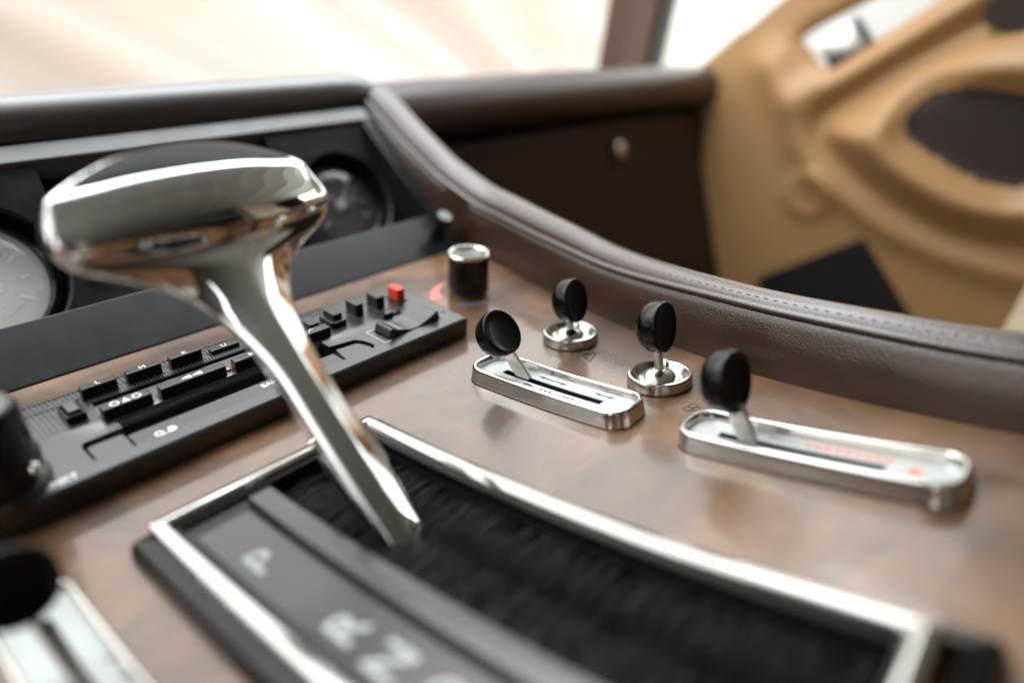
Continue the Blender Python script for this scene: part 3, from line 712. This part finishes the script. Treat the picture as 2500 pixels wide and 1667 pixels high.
# rocker: ribbed hollow between two raised ends
xsr = np.linspace(-36.8, -9.6, 90); V = []; 
for x in xsr:
    u = (x + 36.8) / 27.2; base = 9.8 + 4.3 * (2 * abs(u - 0.5)) ** 1.7
    edge = min(1, min(u, 1 - u) / 0.06); base = HR + (base - HR) * (0.25 + 0.75 * math.sin(edge * math.pi / 2))
    ribz = 0.28 * (1 if int(x * 1.6) % 2 == 0 else 0) if (u > 0.62 or 0.2 < u < 0.3) else 0
    for y, dz in ((8.0, None), (8.0, 0), (17.2, 0), (17.2, None)): V.append((x, y, HR - 3 if dz is None else base + ribz))
V = np.array(V); mb = MB(); mb.add(V, [f[::-1] for f in grid(len(xsr), 4)]); mb.add(V[:4], [[3, 2, 1, 0]]); mb.add(V[-4:], [[0, 1, 2, 3]]); mb.done('rocker_switch', M['rib'], rad, mp=rsurf, smooth=25)
mb = MB(); w = 0.22
for a, b, c_, d_ in ((-40.2, -36.9, 6.5, 6.5 + w), (-40.2, -40.2 + w, 6.5, 18.8), (-40.2, -36, 18.6, 18.6 + w)): mb.box(a, b, c_, d_, HR, HR + 0.04)
# printed words
mb.done('white_outline', M['white'], rad, mp=rsurf); mb = MB(); put_text(mb, 'BAMBERG', 3.1, -84.2, 11.6, HR - 0.75, thick=0.02, bold=0.06); put_text(mb, 'QUARZ CM', 2.1, -82.0, 8.3, HR - 0.75, thick=0.02)
mb.done('model_lettering', M['white'], rad, mp=rsurf); mb = MB()
for dx, r in ((-127.6, 1.35), (-123.6, 1.35)):
    V, F = lathe([(0.75 if dx < -125 else 0.01, 0), (r, 0), (r, 0.05), (0.75 if dx < -125 else 0.01, 0.05)], 24, False); mb.add(V + np.array([dx, 8.9, HR - 0.78]), F)
mb.box(-127.6, -123.6, 7.5, 7.85, HR - 0.78, HR - 0.72)
mb.done('tape_symbol', M['white'], rad, mp=rsurf); mb = MB(); put_text(mb, 'BLAUPUNKT', 3.3, -161.6, 4.2, HR + 0.02, thick=0.02, bold=0.10)
mb.done('maker_lettering', M['white'], rad, mp=rsurf)
V, F = lathe([(0.9, 0), (0.9, 0.05)], 16); mb = MB(); mb.add(V + np.array([-4.0, 11.4, HR]), F); mb.done('pin_hole', M['black'], rad, mp=rsurf)
mb = MB(); slab(mb, -26.3, -22.6, 22.4, 25.0, HR - 2.5, HR + 2.4, 0.3, 0.4); mb.done('slide_tab', M['key'], rad, mp=rsurf)
# volume knob at the left end
mp = lambda P: rsurf(P + np.array([-169, 12.5, 0]))
V, F = lathe([(12.9, HR - 1), (12.7, HR + 2.2), (12.2, HR + 3), (11, HR + 3.2)], 60); vk = mesh_obj('tone_ring', mp(V), F, M['key'], rad)
V, F = lathe([(11.6, HR + 3), (11.8, HR + 9), (10.9, HR + 10.5), (10.4, 30), (10.1, 34), (9.4, 35), (8.2, 34.6)], 60); vv = mesh_obj('volume_knob', mp(V), F, M['gloss'], rad)
V, F = lathe([(0.3, 0), (2.0, 0.1), (1.7, 1.4), (0.9, 1.9), (0.2, 2.0)], 20); mesh_obj('index_nub', axis_map(rsurf([(-161.5, 3.9, 17)])[0], (0.6, -0.8, 0.1))(V), F, M['chrome_worn'], vv)
V, F = lathe([(8.0, 34.4), (8.2, 35.0), (7.4, 35.15), (0.01, 35.0)], 60, False); mesh_obj('knob_cap', mp(V), F, M['rib'], vv)

# ================================================================== GEAR GATE
gt = thing('gear_gate', 'chrome framed gear selector gate with P R N letters and black brush', 'gear gate', surf([(-112, -110, 0)])[0])
GX0, GX1, GY0, GY1 = -148.4, -77.2, -196.0, -32.0
V, F = rr_loft(GX0 - 5.6, GX1 + 4.5, GY0 - 9, GY1 + 0.8, 2.2, [(0, -2), (0.4, 3.4), (1.6, 5.0), (5.0, 5.6), (6.0, 5.8)], cap1=False, ns=60); mesh_obj('base', surf(V), F, M['gloss'], gt)
mb = MB(); V, F = rr_loft(-143.4, -118.2, -189, -36.5, .5, [(0, 0), (0, 4.3)], ns=50, nc=3); mb.add(V, F); V, F = rr_loft(-118.2, -81.2, -192.4, -37.1, 0.8, [(0, 4.2), (0.1, -24)], cap1=False, ns=60, nc=3); mb.add(V, [f[::-1] for f in F])
V, F = rr_loft(-118.2, -81.2, -192.4, -37.1, 0.8, [(0, -24.1), (0.1, -24)], ns=60, nc=3); mb.add(V, F)
V, F = rr_loft(GX0 + 0.2, GX1 - .2, GY0 + .2, GY1 - .2, 0.8, [(0, 5.9), (5.2, 5.8), (5.3, -3)], cap1=False, ns=60, nc=3); mb.add(V, F); mb.done('slot_well', M['black'], gt, mp=surf)
def framemap(V): return surf(V)
V, F = rr_loft(GX0, GX1, GY0, GY1, 1.2, [(0.2, 5.0), (0.0, 7.1), (0.4, 7.7), (2.2, 8.2), (3.2, 8.1), (4.1, 7.2), (4.5, 6.2)], cap1=False, ns=60, nc=5); mesh_obj('chrome_frame', surf(V), F, M['chrome_worn'], gt)
V, F = rr_loft(GX0 + 4.5, GX1 - 4.5, GY0 + 4.5, GY1 - 4.5, .5, [(0, 6.3), (0.05, 5.95), (1.2, 5.0), (1.3, 3.0)], cap1=False, ns=60, nc=3); mesh_obj('frame_lip', surf(V), F, M['gloss'], gt)
ys_ = lambda: None
mb = MB()
V, F = rr_loft(-141.0, -126.2, -187, -43.5, 0.5, [(0, 4.0), (0, 4.6), (0.2, 4.75)], ns=50, nc=3); mb.add(V, F); lp = mb.done('letter_plate', M['label'], gt, mp=surf)
mb = MB(); V, F = rr_loft(-125.9, -118.2, -187, -41.0, 1.2, [(0, 4.0), (0, 6.4), (0.5, 7.2), (1.2, 7.5)], ns=50, nc=4); mb.add(V, F); mb.done('divider_bar', M['label'], gt, mp=surf)
for ch, yc in (('P', -65.5), ('R', -100.5), ('N', -115.5), ('D', -130.5), ('2', -146), ('1', -161)):
    mb = MB(); put_text(mb, ch, 12.6, -135.4, yc, 4.77, thick=0.05, bold=0.2); mb.done('gate_letter', M['letter'], lp, mp=surf)
# brush seal: two rows of bristles meeting in the middle of the slot
V_, F_ = [], []; nb = 4200
for i in range(nb):
    side = i % 2; y = random.uniform(-190, -38.5); x0 = -118.0 if side == 0 else -81.4
    if side == 0: L_ = random.uniform(14, 21)
    else: L_ = -random.uniform(15, 22)
    near = abs(y + 70) < 9
    j = random.uniform(-4.5, 4.5) + (6 * (1 if y > -70 else -1) * math.exp(-abs(y + 70) / 8)); h0 = -1.5 + random.uniform(0, 1.4); h1 = random.uniform(-1.8, 2.2) - 3.0 * math.exp(-((y + 76) / 9) ** 2); w = random.uniform(0.05, 0.13)
    hm = max(h0, h1) + random.uniform(0.1, 0.9)
    P = [(x0, y - w, h0), (x0, y + w, h0), (x0 + L_ * .55, y + j * .4 + w, hm), (x0 + L_ * .55, y + j * .4 - w, hm), (x0 + L_, y + j, h1)]
    b = len(V_); V_ += P; F_ += [[b, b + 1, b + 2, b + 3], [b + 3, b + 2, b + 4]]
br = mesh_obj('brush_seal', surf(np.array(V_)), F_, M['bristle'], gt, smooth=0); br['kind'] = 'stuff'
V_, F_ = [], []
for i in range(420):
    y = random.uniform(-190, -40); x0, sg = ((-118.0, 1) if random.random() < 0.4 else (-81.4, -1)); L_ = random.uniform(8, 19) * sg; w = random.uniform(0.10, 0.2)
    j = random.uniform(-2.5, 2.5); h0 = random.uniform(-0.5, 1.5); h1 = random.uniform(0.5, 2.8) - 4 * math.exp(-((y + 76) / 9) ** 2)
    b = len(V_); V_ += [(x0, y - w, h0), (x0, y + w, h0), (x0 + L_ * .6, y + j * .5 + w, (h0 + h1) / 2 + .7), (x0 + L_ * .6, y + j * .5 - w, (h0 + h1) / 2 + .7), (x0 + L_, y + j, h1)]; F_ += [[b, b + 1, b + 2, b + 3], [b + 3, b + 2, b + 4]]
br = mesh_obj('grey_bristles', surf(np.array(V_)), F_, M['stray'], gt, smooth=0); br['kind'] = 'stuff'  # paler grey bristles laid among the black ones

# ================================================================== GEAR SELECTOR
gs = thing('gear_selector', 'polished chrome T-handle gear lever standing in the gate', 'gear lever', surf([(-105, -80, 6)])[0])
GC = np.array([-112.0, -7.0, 0.0])
S0 = np.array([-104.0, -85.0, 6.0]); S1 = np.array([-109.8, -9.0, 79.5])
SL = np.linalg.norm(S1 - S0); sa = (S1 - S0) / SL; su = np.array([1.0, 0, 0]); su -= sa * (su @ sa); su /= np.linalg.norm(su); sv = np.cross(su, sa)
if sv[1] > 0: sv = -sv
def step01(a, b, t): u = np.clip((t - a) / (b - a), 0, 1); return u * u * (3 - 2 * u)
def sdf_lever(x, y, z):
    hh = z - S0[2]
    xc = S0[0] + hh * (GC[0] - S0[0]) / (90 - S0[2])
    yc = smin(S0[1] + hh * sa[1] / sa[2], GC[1] + 0 * z, 7.0)
    X = x - xc; Y = y - yc; ax = np.sqrt(X * X + 0.3) - 0.5; n2 = (X / 32.0) ** 2
    lens = (1 - np.clip((X / 31.5) ** 2, 0, 1)) ** 0.9
    zt = 96.3 - 5.2 * n2; drop = zt - z
    top = z - zt - 0.27 * Y
    # outline seen from the front: a bar on a stem with wide fillets
    bar = smax((58.5 + 0.5 * ax - z) * 0.89, ax - 36.4, 4.5)
    bar = smax(bar, (ax - 31.2 - (zt + 1.2 - z) * 0.62) * 0.85, 1.8)
    bar = smax(bar, top, 0.6)
    tt = np.clip(hh / 75.0, 0, 1); stem2 = smax(ax - (5.9 + 0.9 * tt), z - 84.0, 4.0)
    out = smin(bar, stem2, 15.0)
    out = smax(out, top, 0.6)
    # thickness towards the driver and away from him
    zr = 84.0 + 1.5 * n2; below = np.clip(zr - z, -5, 60)
    kap = (0.45 + 0.45 * step01(12, 50, z)) * (1 - step01(56, 82, z))
    f1 = 0.9 + 5.3 * lens + (0.60 + 0.16 * (1 - lens)) * drop
    f2 = 13.4 - 4.5 * n2 - 0.52 * (zr - z)
    tf = smin(f1, f2, 5.0); tf = smax(tf, 8.0 - 34 * step01(73, 93, z), 6.0) - kap * ax
    b1 = 0.9 + 7.0 * lens + 0.55 * drop
    tb = smin(b1, 13.0 - 2.5 * n2 - 0.62 * (zr - z), 5.0); tb = smax(tb, 7.6 - 34 * step01(73, 93, z), 6.0) - 0.4 * kap * ax
    fr = (-Y - tf) * 0.74; bk = (Y - tb) * 0.74
    edge = 0.7 + 2.6 * step01(1, 9, drop)
    d = smax(out, fr, 2.2); d = smax(d, bk, 2.2)
    sharp = smax(smax(top, fr, 0.6), bk, 0.6)
    d = np.where(drop < 4, np.maximum(smax(smax(out, fr, 0.6 + 0.4 * np.clip(drop, 0, 4)), bk, 0.6 + 0.4 * np.clip(drop, 0, 4)), -99), d)
    return smax(d, -14 - z + 0 * x, 0.5)
P_, F_, N_ = sdf_mesh(sdf_lever, (-154, -112, -15), (-70, 26, 102), 0.9)
mesh_obj('grip_and_stem', P_, F_, M['mirror'], gs, smooth=180, normals=N_)
# black inlay on top
nu, nv = 60, 12; V = []
for i in range(nu):
    X = -30.0 + 60.0 * i / (nu - 1); w = max(0.05, 5.95 * (1 - (X / 30.0) ** 2) ** 0.9); yo = 0.4 * (1 - (X / 30.0) ** 2)
    for j in range(nv):
        t_ = -1 + 2 * j / (nv - 1); V.append((GC[0] + X, GC[1] + yo + w * t_, 96.3 - 5.2 * (X / 32) ** 2 + 0.27 * (yo + w * t_) + 0.12 + 0.5 * (1 - t_ * t_) * (w / 5.95)))
mesh_obj('grip_inlay', V, [f[::-1] for f in grid(nu, nv)], M['inlay'], gs, smooth=180)
# flat shaft behind the stem
sm_ = frame_map(S0, su, sa, sv)
V, F = rr_loft(-4.5, 12.0, 22, 44, 7, [(0, -8.6), (0, -6.6), (0.4, -6.2)], cap0=True, ns=10, nc=10); mesh_obj('shaft_plate', sm_(V), F, M['satin'], gs)

# ================================================================== SLIDER CONTROLS
def knob_disc(center, n, r, th, parent, hint=(1, 0, 0)):
    pr = [(0.01, -th * 0.56), (r * 0.35, -th * 0.55)]
    pr += [(r * (0.58 + 0.41 * math.sin(a)), -th * 0.53 + th * 0.62 * (1 - math.cos(a))) for a in np.linspace(0.1, math.pi / 2, 10)]
    pr += [(r, th * 0.22), (r, th * 0.33), (r * 0.985, th * 0.40), (r * 0.955, th * 0.44), (r * 0.91, th * 0.45), (r * 0.86, th * 0.43), (r * 0.74, th * 0.385), (r * 0.6, th * 0.36), (r * 0.3, th * 0.34), (0.01, th * 0.335)]
    V, F = lathe(pr, 64, False); return mesh_obj('knob', axis_map(center, n, hint)(V), F, M['knob'], parent, smooth=50)
def slider(label, x0, x1, y0, y1, slot_x, slot, kpos, knorm, kr, foot, deco):
    t = thing('slider_control', label, 'slider control', surf([((x0 + x1) / 2, (y0 + y1) / 2, 0)])[0], 'chrome framed slider controls on the console')
    V, F = rr_loft(x0 - 1.6, x1 + 1.6, y0 - 1.6, y1 + 1.6, 8.0, [(0.55, 0.45), (0.6, 0.5), (1.3, 4.9), (1.5, 5.6), (1.95, 6.0), (2.7, 6.0), (3.1, 5.6), (3.35, 3.6), (3.6, 3.0)], cap1=False, ns=24, nc=9)
    mesh_obj('bezel', surf(V), F, M['chrome_worn'], t, smooth=50)
    V, F = rr_loft(x0 - 1.6, x1 + 1.6, y0 - 1.6, y1 + 1.6, 8.0, [(0.75, -0.5), (0.8, 0.5), (3.0, 0.55)], cap1=False, ns=24, nc=9)
    mesh_obj('contact_line', surf(V), F, M['black'], t, smooth=50)  # black rim added as the dark contact line where bezel meets wood
    # plate with a real slot: ring around the slot
    ns = 24
    a = rrect(x0 + 1.8, x1 - 1.8, y0 + 1.8, y1 - 1.8, 4.8, 9, ns); b = rrect(slot_x - 1.55, slot_x + 1.55, slot[0], slot[1], 0.3, 9, ns)
    n = len(a); V = np.concatenate([np.column_stack([a, np.full(n, 3.3)]), np.column_stack([b, np.full(n, 3.3)]), np.column_stack([b, np.full(n, 2.95)])])
    F = [[i + n, (i + 1) % n + n, (i + 1) % n, i] for i in range(n)] + [[i + 2 * n, (i + 1) % n + 2 * n, (i + 1) % n + n, i + n] for i in range(n)]
    pp = mesh_obj('scale_plate', surf(V), F, M['pale'], t, smooth=30)
    V, F = rr_loft(slot_x - 1.75, slot_x + 1.75, slot[0] - 0.2, slot[1] + 0.2, 0.3, [(0, 2.9), (0.1, 0.6), (0.4, 0.5)], ns=ns); MB().add(V, F).done('slot_floor', M['black'], t, mp=surf)
    deco(pp)
    # stalk
    kp = surf([kpos])[0]; fp_ = surf([foot])[0]; d = kp - fp_; L_ = np.linalg.norm(d); d /= L_
    ux = np.array([1.0, 0, 0]); ux -= d * (ux @ d); ux /= np.linalg.norm(ux); uy = np.cross(d, ux)
    lv = frame_map(fp_, ux, uy, d)
    V, F = rr_loft(-0.9, 0.9, -2.7, 2.7, 0.3, [(0, 0), (0, L_ - 7.5)], cap0=True, ns=3, nc=3); lever = mesh_obj('lever_stalk', lv(V), F, M['satin'], t)
    knob_disc(kp, knorm, kr, 9.0, lever)
    return t
def deco1(pp):
    mb = MB(); h = 3.34
    # double arrow, ticks and letters printed beside the slot
    def arrow(xc, y0, y1, w=0.5):
        mb.add(*prism([(xc - w / 3, y0 + 2), (xc + w / 3, y0 + 2), (xc + w / 3, y1 - 2), (xc - w / 3, y1 - 2)], h, h + 0.04))
        for s, y in ((1, y1), (-1, y0)): mb.add(*prism([(xc, y), (xc - 0.85, y - s * 2.6), (xc + 0.85, y - s * 2.6)] if s > 0 else [(xc, y), (xc + 0.85, y - s * 2.6), (xc - 0.85, y - s * 2.6)], h, h + 0.04))
    arrow(-15.7, -66.5, -53.5, 0.9); arrow(-15.4, -87, -78, 0.9)
    put_text(mb, 'D', 4.6, -15.6, -46.0, h, thick=0.02)
    V, F = tube([(-26.0 + 0.0, -53, h), (-24.0, -53, h), (-23.4, -53.6, h), (-23.4, -56.0, h), (-24.0, -56.6, h), (-26.0, -56.6, h)], 0.36, 5); mb.add(V, F)
    for y in (-61, -63, -65, -71.5, -73, -75): mb.box(-25.6, -23.0, y, y + 0.55, h, h + 0.05)
    mb.done('scale_marks', M['ink'], pp, mp=surf)
def deco2(pp):
    h = 3.34; mb = MB(); 
    for i in range(14): mb.box(-16.8, -15.0 - 0.05 * i, -141 - i * 1.25, -140.6 - i * 1.25, h, h + 0.04)
    for i in range(16): mb.box(-27.6, -25.8, -139 - i * 1.6, -138.6 - i * 1.6, h, h + 0.04)
    mb.done('black_marks', M['ink'], pp, mp=surf)
    mb = MB()
    for i in range(9): mb.box(-17.2, -14.6, -152.5 - i * 2.5, -151.0 - i * 2.5, h, h + 0.04)
    V, F = lathe([(1.7, 0), (1.7, 0.05)], 24); mb.add(V + np.array([-19.6, -178.5, h]), F)
    mb.done('red_marks', M['red_print'], pp, mp=surf)
def deco3(pp):
    mb = MB(); h = 3.34
    for i in range(4): mb.box(-170.6, -168.4, -66 - i * 7, -65 - i * 7, h, h + 0.04)
    mb.done('scale_marks', M['ink'], pp, mp=surf)
slider('chrome slider control with its knob at the far end and printed arrows', -29.2, -11.0, -97.6, -28.6, -20.0, (-84.5, -40.0), (-20.4, -37.0, 17.6), (0.06, -0.72, 0.70), 8.9, (-20.0, -51.0, 2.5), deco1)
slider('chrome slider control nearest the seats with red scale marks', -28.8, -10.8, -189.8, -116.0, -20.4, (-172, -127), (-21.0, -129.6, 21.2), (0.0, -0.93, 0.37), 9.2, (-20.6, -136.5, 2.5), deco2)
slider('chrome slider control left of the gear gate, mostly under its black knob', -185.0, -167.4, -100, -31, -175.6, (-92, -42), (-179.3, -57.0, 25.0), (0.05, -0.90, 0.42), 8.1, (-176.2, -66, 2.5), deco3)

# ------------------------------------------------------------------ joystick knobs in chrome rings
def joystick(label, cx, cy, kh, kd, nrm):
    t = thing('joystick_knob', label, 'joystick knob', surf([(cx, cy, 0)])[0], 'black ball knobs in chrome rings')
    mp = lambda P: surf(np.asarray(P) + np.array([cx, cy, 0]))
    V, F = lathe([(11.45, -0.5), (11.45, 0.5), (9, 0.6)], 72, False); mesh_obj('contact_line', mp(V), F, M['black'], t)  # black rim added as the dark contact line below the ring
    V, F = lathe([(11.75, 0.45), (11.8, 0.6), (11.7, 3.6), (11.3, 4.3), (10.6, 4.5), (9.9, 4.1), (8.6, 2.2), (7.4, 1.6), (6.8, 1.7)], 72, False)
    rg = mesh_obj('chrome_ring', mp(V), F, M['ringmetal'], t)
    mb = MB()
    for a in (0.35, 3.5):
        c, s = math.cos(a), math.sin(a); f = lambda P, c=c, s=s: np.column_stack([P[:, 0] * c - P[:, 1] * s, P[:, 0] * s + P[:, 1] * c, P[:, 2]])
        mb.box(8.2, 11.9, -0.9, 0.9, 2.6, 4.62, mp=f)
    mb.done('ring_notch', M['satin'], rg, mp=mp)
    V, F = lathe([(7.3, 1.2)] + [(6.9 * math.cos(a), 1.4 + 4.4 * math.sin(a)) for a in np.linspace(0.05, 1.2, 10)] + [(2.0, 5.9)], 48); bl = mesh_obj('ball', mp(V), F, M['ringmetal'], t, smooth=60)
    base = mp([(0, 0, 5)])[0]; top = mp([(kd[0], kd[1], kh)])[0]
    V, F = tube([base, base * 0.7 + top * 0.3, base * .4 + top * .6, top], [1.7, 1.5, 1.6, 1.8], 14); st = mesh_obj('stalk', V, F, M['satin'], t, smooth=60)
    knob_disc(top, nrm, 9.3, 9.0, st)
joystick('farther black disc knob in a chrome ring, beside the etched triangle', 24.2, -37.8, 17.6, (0.4, 1.0), (0.15, -0.93, 0.34))
joystick('black disc knob in a chrome ring between the two long sliders', 9.4, -89.6, 21.6, (0.4, 1.6), (0.1, -0.96, 0.28))

# rotary knob
rk = thing('rotary_knob', 'tall black rotary knob with a chrome topped cap between red and blue arcs', 'rotary knob', surf([(34, 33.3, 0)])[0])
mp = lambda P: surf(np.asarray(P) + np.array([34, 33.3, 0]))
V, F = lathe([(9.0, -0.5), (9.0, 2.2)], 48); mesh_obj('gap_reflection', mp(V), F, M['wood'], rk)  # wood-coloured ring standing in for the gap and reflection under the knob
V, F = lathe([(9.9, 2.0), (10.2, 2.6), (10.0, 19.6), (9.6, 20.2)], 64); sk = mesh_obj('knob_body', mp(V), F, M['key'], rk)
V, F = lathe([(1.0, 0), (1.0, 0.4), (0.6, 0.7)], 16); mesh_obj('index_dot', axis_map(mp([(-3.5, -9.4, 9.5)])[0], (-0.35, -0.93, 0))(V), F, M['rib'], sk)
V, F = lathe([(9.7, 19.8), (10.15, 20.4), (10.2, 21.2), (9.7, 21.7), (9.1, 21.6), (8.4, 20.8), (8.3, 17.5)], 64, False); cp = mesh_obj('chrome_cap_ring', mp(V), F, M['chrome'], rk)
V, F = lathe([(5.7, 17.0), (5.7, 19.2), (5.3, 19.6), (0.01, 19.8)], 64, False); mesh_obj('cap_insert', mp(V), F, M['satin'], rk)
V, F = lathe([(8.6, 17.5), (5.6, 17.5)], 64, False); mesh_obj('cap_groove', mp(V), F, M['black'], rk)
# arcs printed on the wood around it
def arc(a0, a1, r0, r1, cx, cy, h, mt, nm, lab, taper=False):
    n = 30; V = []
    for i in range(n):
        a = math.radians(a0 + (a1 - a0) * i / (n - 1)); tp = 1 if not taper else (1 - 0.85 * i / (n - 1))
        V.append((cx + r0 * math.cos(a), cy + r0 * math.sin(a), h)); V.append((cx + (r0 + (r1 - r0) * tp) * math.cos(a), cy + (r0 + (r1 - r0) * tp) * math.sin(a), h))
    V = np.array(V); W_ = V.copy(); W_[:, 2] = 0.02
    F = grid(n, 2)
    o = mesh_obj(nm, surf(np.concatenate([V, W_])), F + [[q + 2 * n for q in f][::-1] for f in F] + [[2 * i, 2 * i + 2, 2 * i + 2 + 2 * n, 2 * i + 2 * n] for i in range(n - 1)] + [[2 * i + 1, 2 * i + 1 + 2 * n, 2 * i + 3 + 2 * n, 2 * i + 3] for i in range(n - 1)], mt, loc=surf([(cx, cy, 0)])[0])
    tag(o, lab, 'printed mark')
arc(168, 92, 14.5, 20.5, 35, 34.5, 0.08, M['red_print'], 'printed_arc', 'red tapered arc printed on the wood beside the rotary knob', True)
arc(205, 300, 13.0, 16.5, 34, 33.3, 0.08, M['blue_print'], 'printed_arc', 'blue arc printed on the wood in front of the rotary knob', True)
# etched triangle and fan symbol
def outline(pts, w, h=0.1):
    mb = MB(); n = len(pts)
    for i in range(n):
        V, F = tube([(*pts[i], h * 0.3), (*pts[(i + 1) % n], h * 0.3)], w, 6); mb.add(V, F)
    return mb
def on_surf_dir(cx, cy, pts, ang):
    c, s = math.cos(ang), math.sin(ang); return [(cx + x * c - y * s, cy + x * s + y * c) for x, y in pts]
mb = outline(on_surf_dir(14.8, -54.1, [(-3.4, 3.2), (3.4, 3.2), (0, -3.9)], -0.85), 0.32)
mb2 = outline(on_surf_dir(14.8, -53.6, [(-1.6, 1.9), (1.6, 1.9), (0, -1.5)], -0.85), 0.22); mb.add(np.concatenate(mb2.V), mb2.F)
o = mb.done('etched_symbol', M['ink'], mp=surf, loc=surf([(14.8, -54, 0)])[0]); tag(o, 'small etched triangle on the wood near the farther disc knob', 'etched mark')
pts = []
mb = MB()
for k in range(3):
    a = k * 2.094 + 0.4; c, s = math.cos(a), math.sin(a)
    V, F = tube([(-2.5 + 1.7 * c + 1.5 * math.cos(g), -109 + 1.7 * s + 1.5 * math.sin(g), 0.06) for g in np.linspace(0, 6.28, 14)], 0.16, 5); mb.add(V, F)
o = mb.done('etched_symbol', M['ink'], mp=surf, loc=surf([(-2.5, -109, 0)])[0]); tag(o, 'three looped fan symbol etched in the wood beside the nearest slider', 'etched mark')
# dust and specks
def specks(nm, n, mt, r0, r1, boxes):
    V_, F_ = [], []
    for i in range(n):
        x0, x1, y0, y1 = random.choice(boxes); x, y = random.uniform(x0, x1), random.uniform(y0, y1); r = random.uniform(r0, r1); b = len(V_); m = 5
        for k in range(m):
            a = 2 * math.pi * k / m + random.random() * 0.6; V_.append((x + r * math.cos(a) * random.uniform(.6, 1), y + r * math.sin(a), 0.01))
        V_.append((x, y, r * 0.8)); F_ += [[b + k, b + (k + 1) % m, b + m] for k in range(m)]
    o = mesh_obj(nm, surf(np.array(V_)), F_, mt, smooth=0); tag(o, kind='stuff', cat='dust')
    return o
tag(specks('dust', 520, M['dust'], 0.06, 0.19, [(5, 22, -72, -40), (5, 20, -75, -52), (-5, 40, -110, 0), (-70, 20, -190, -5)]), 'pale dust specks scattered over the wooden console')
tag(specks('grit', 150, M['grime'], 0.06, 0.2, [(-60, -20, -70, -15), (-4, 16, -90, -60)]), 'dark grit specks near the first slider')
for o in bpy.data.objects:
    if '_o' in o: del o['_o']
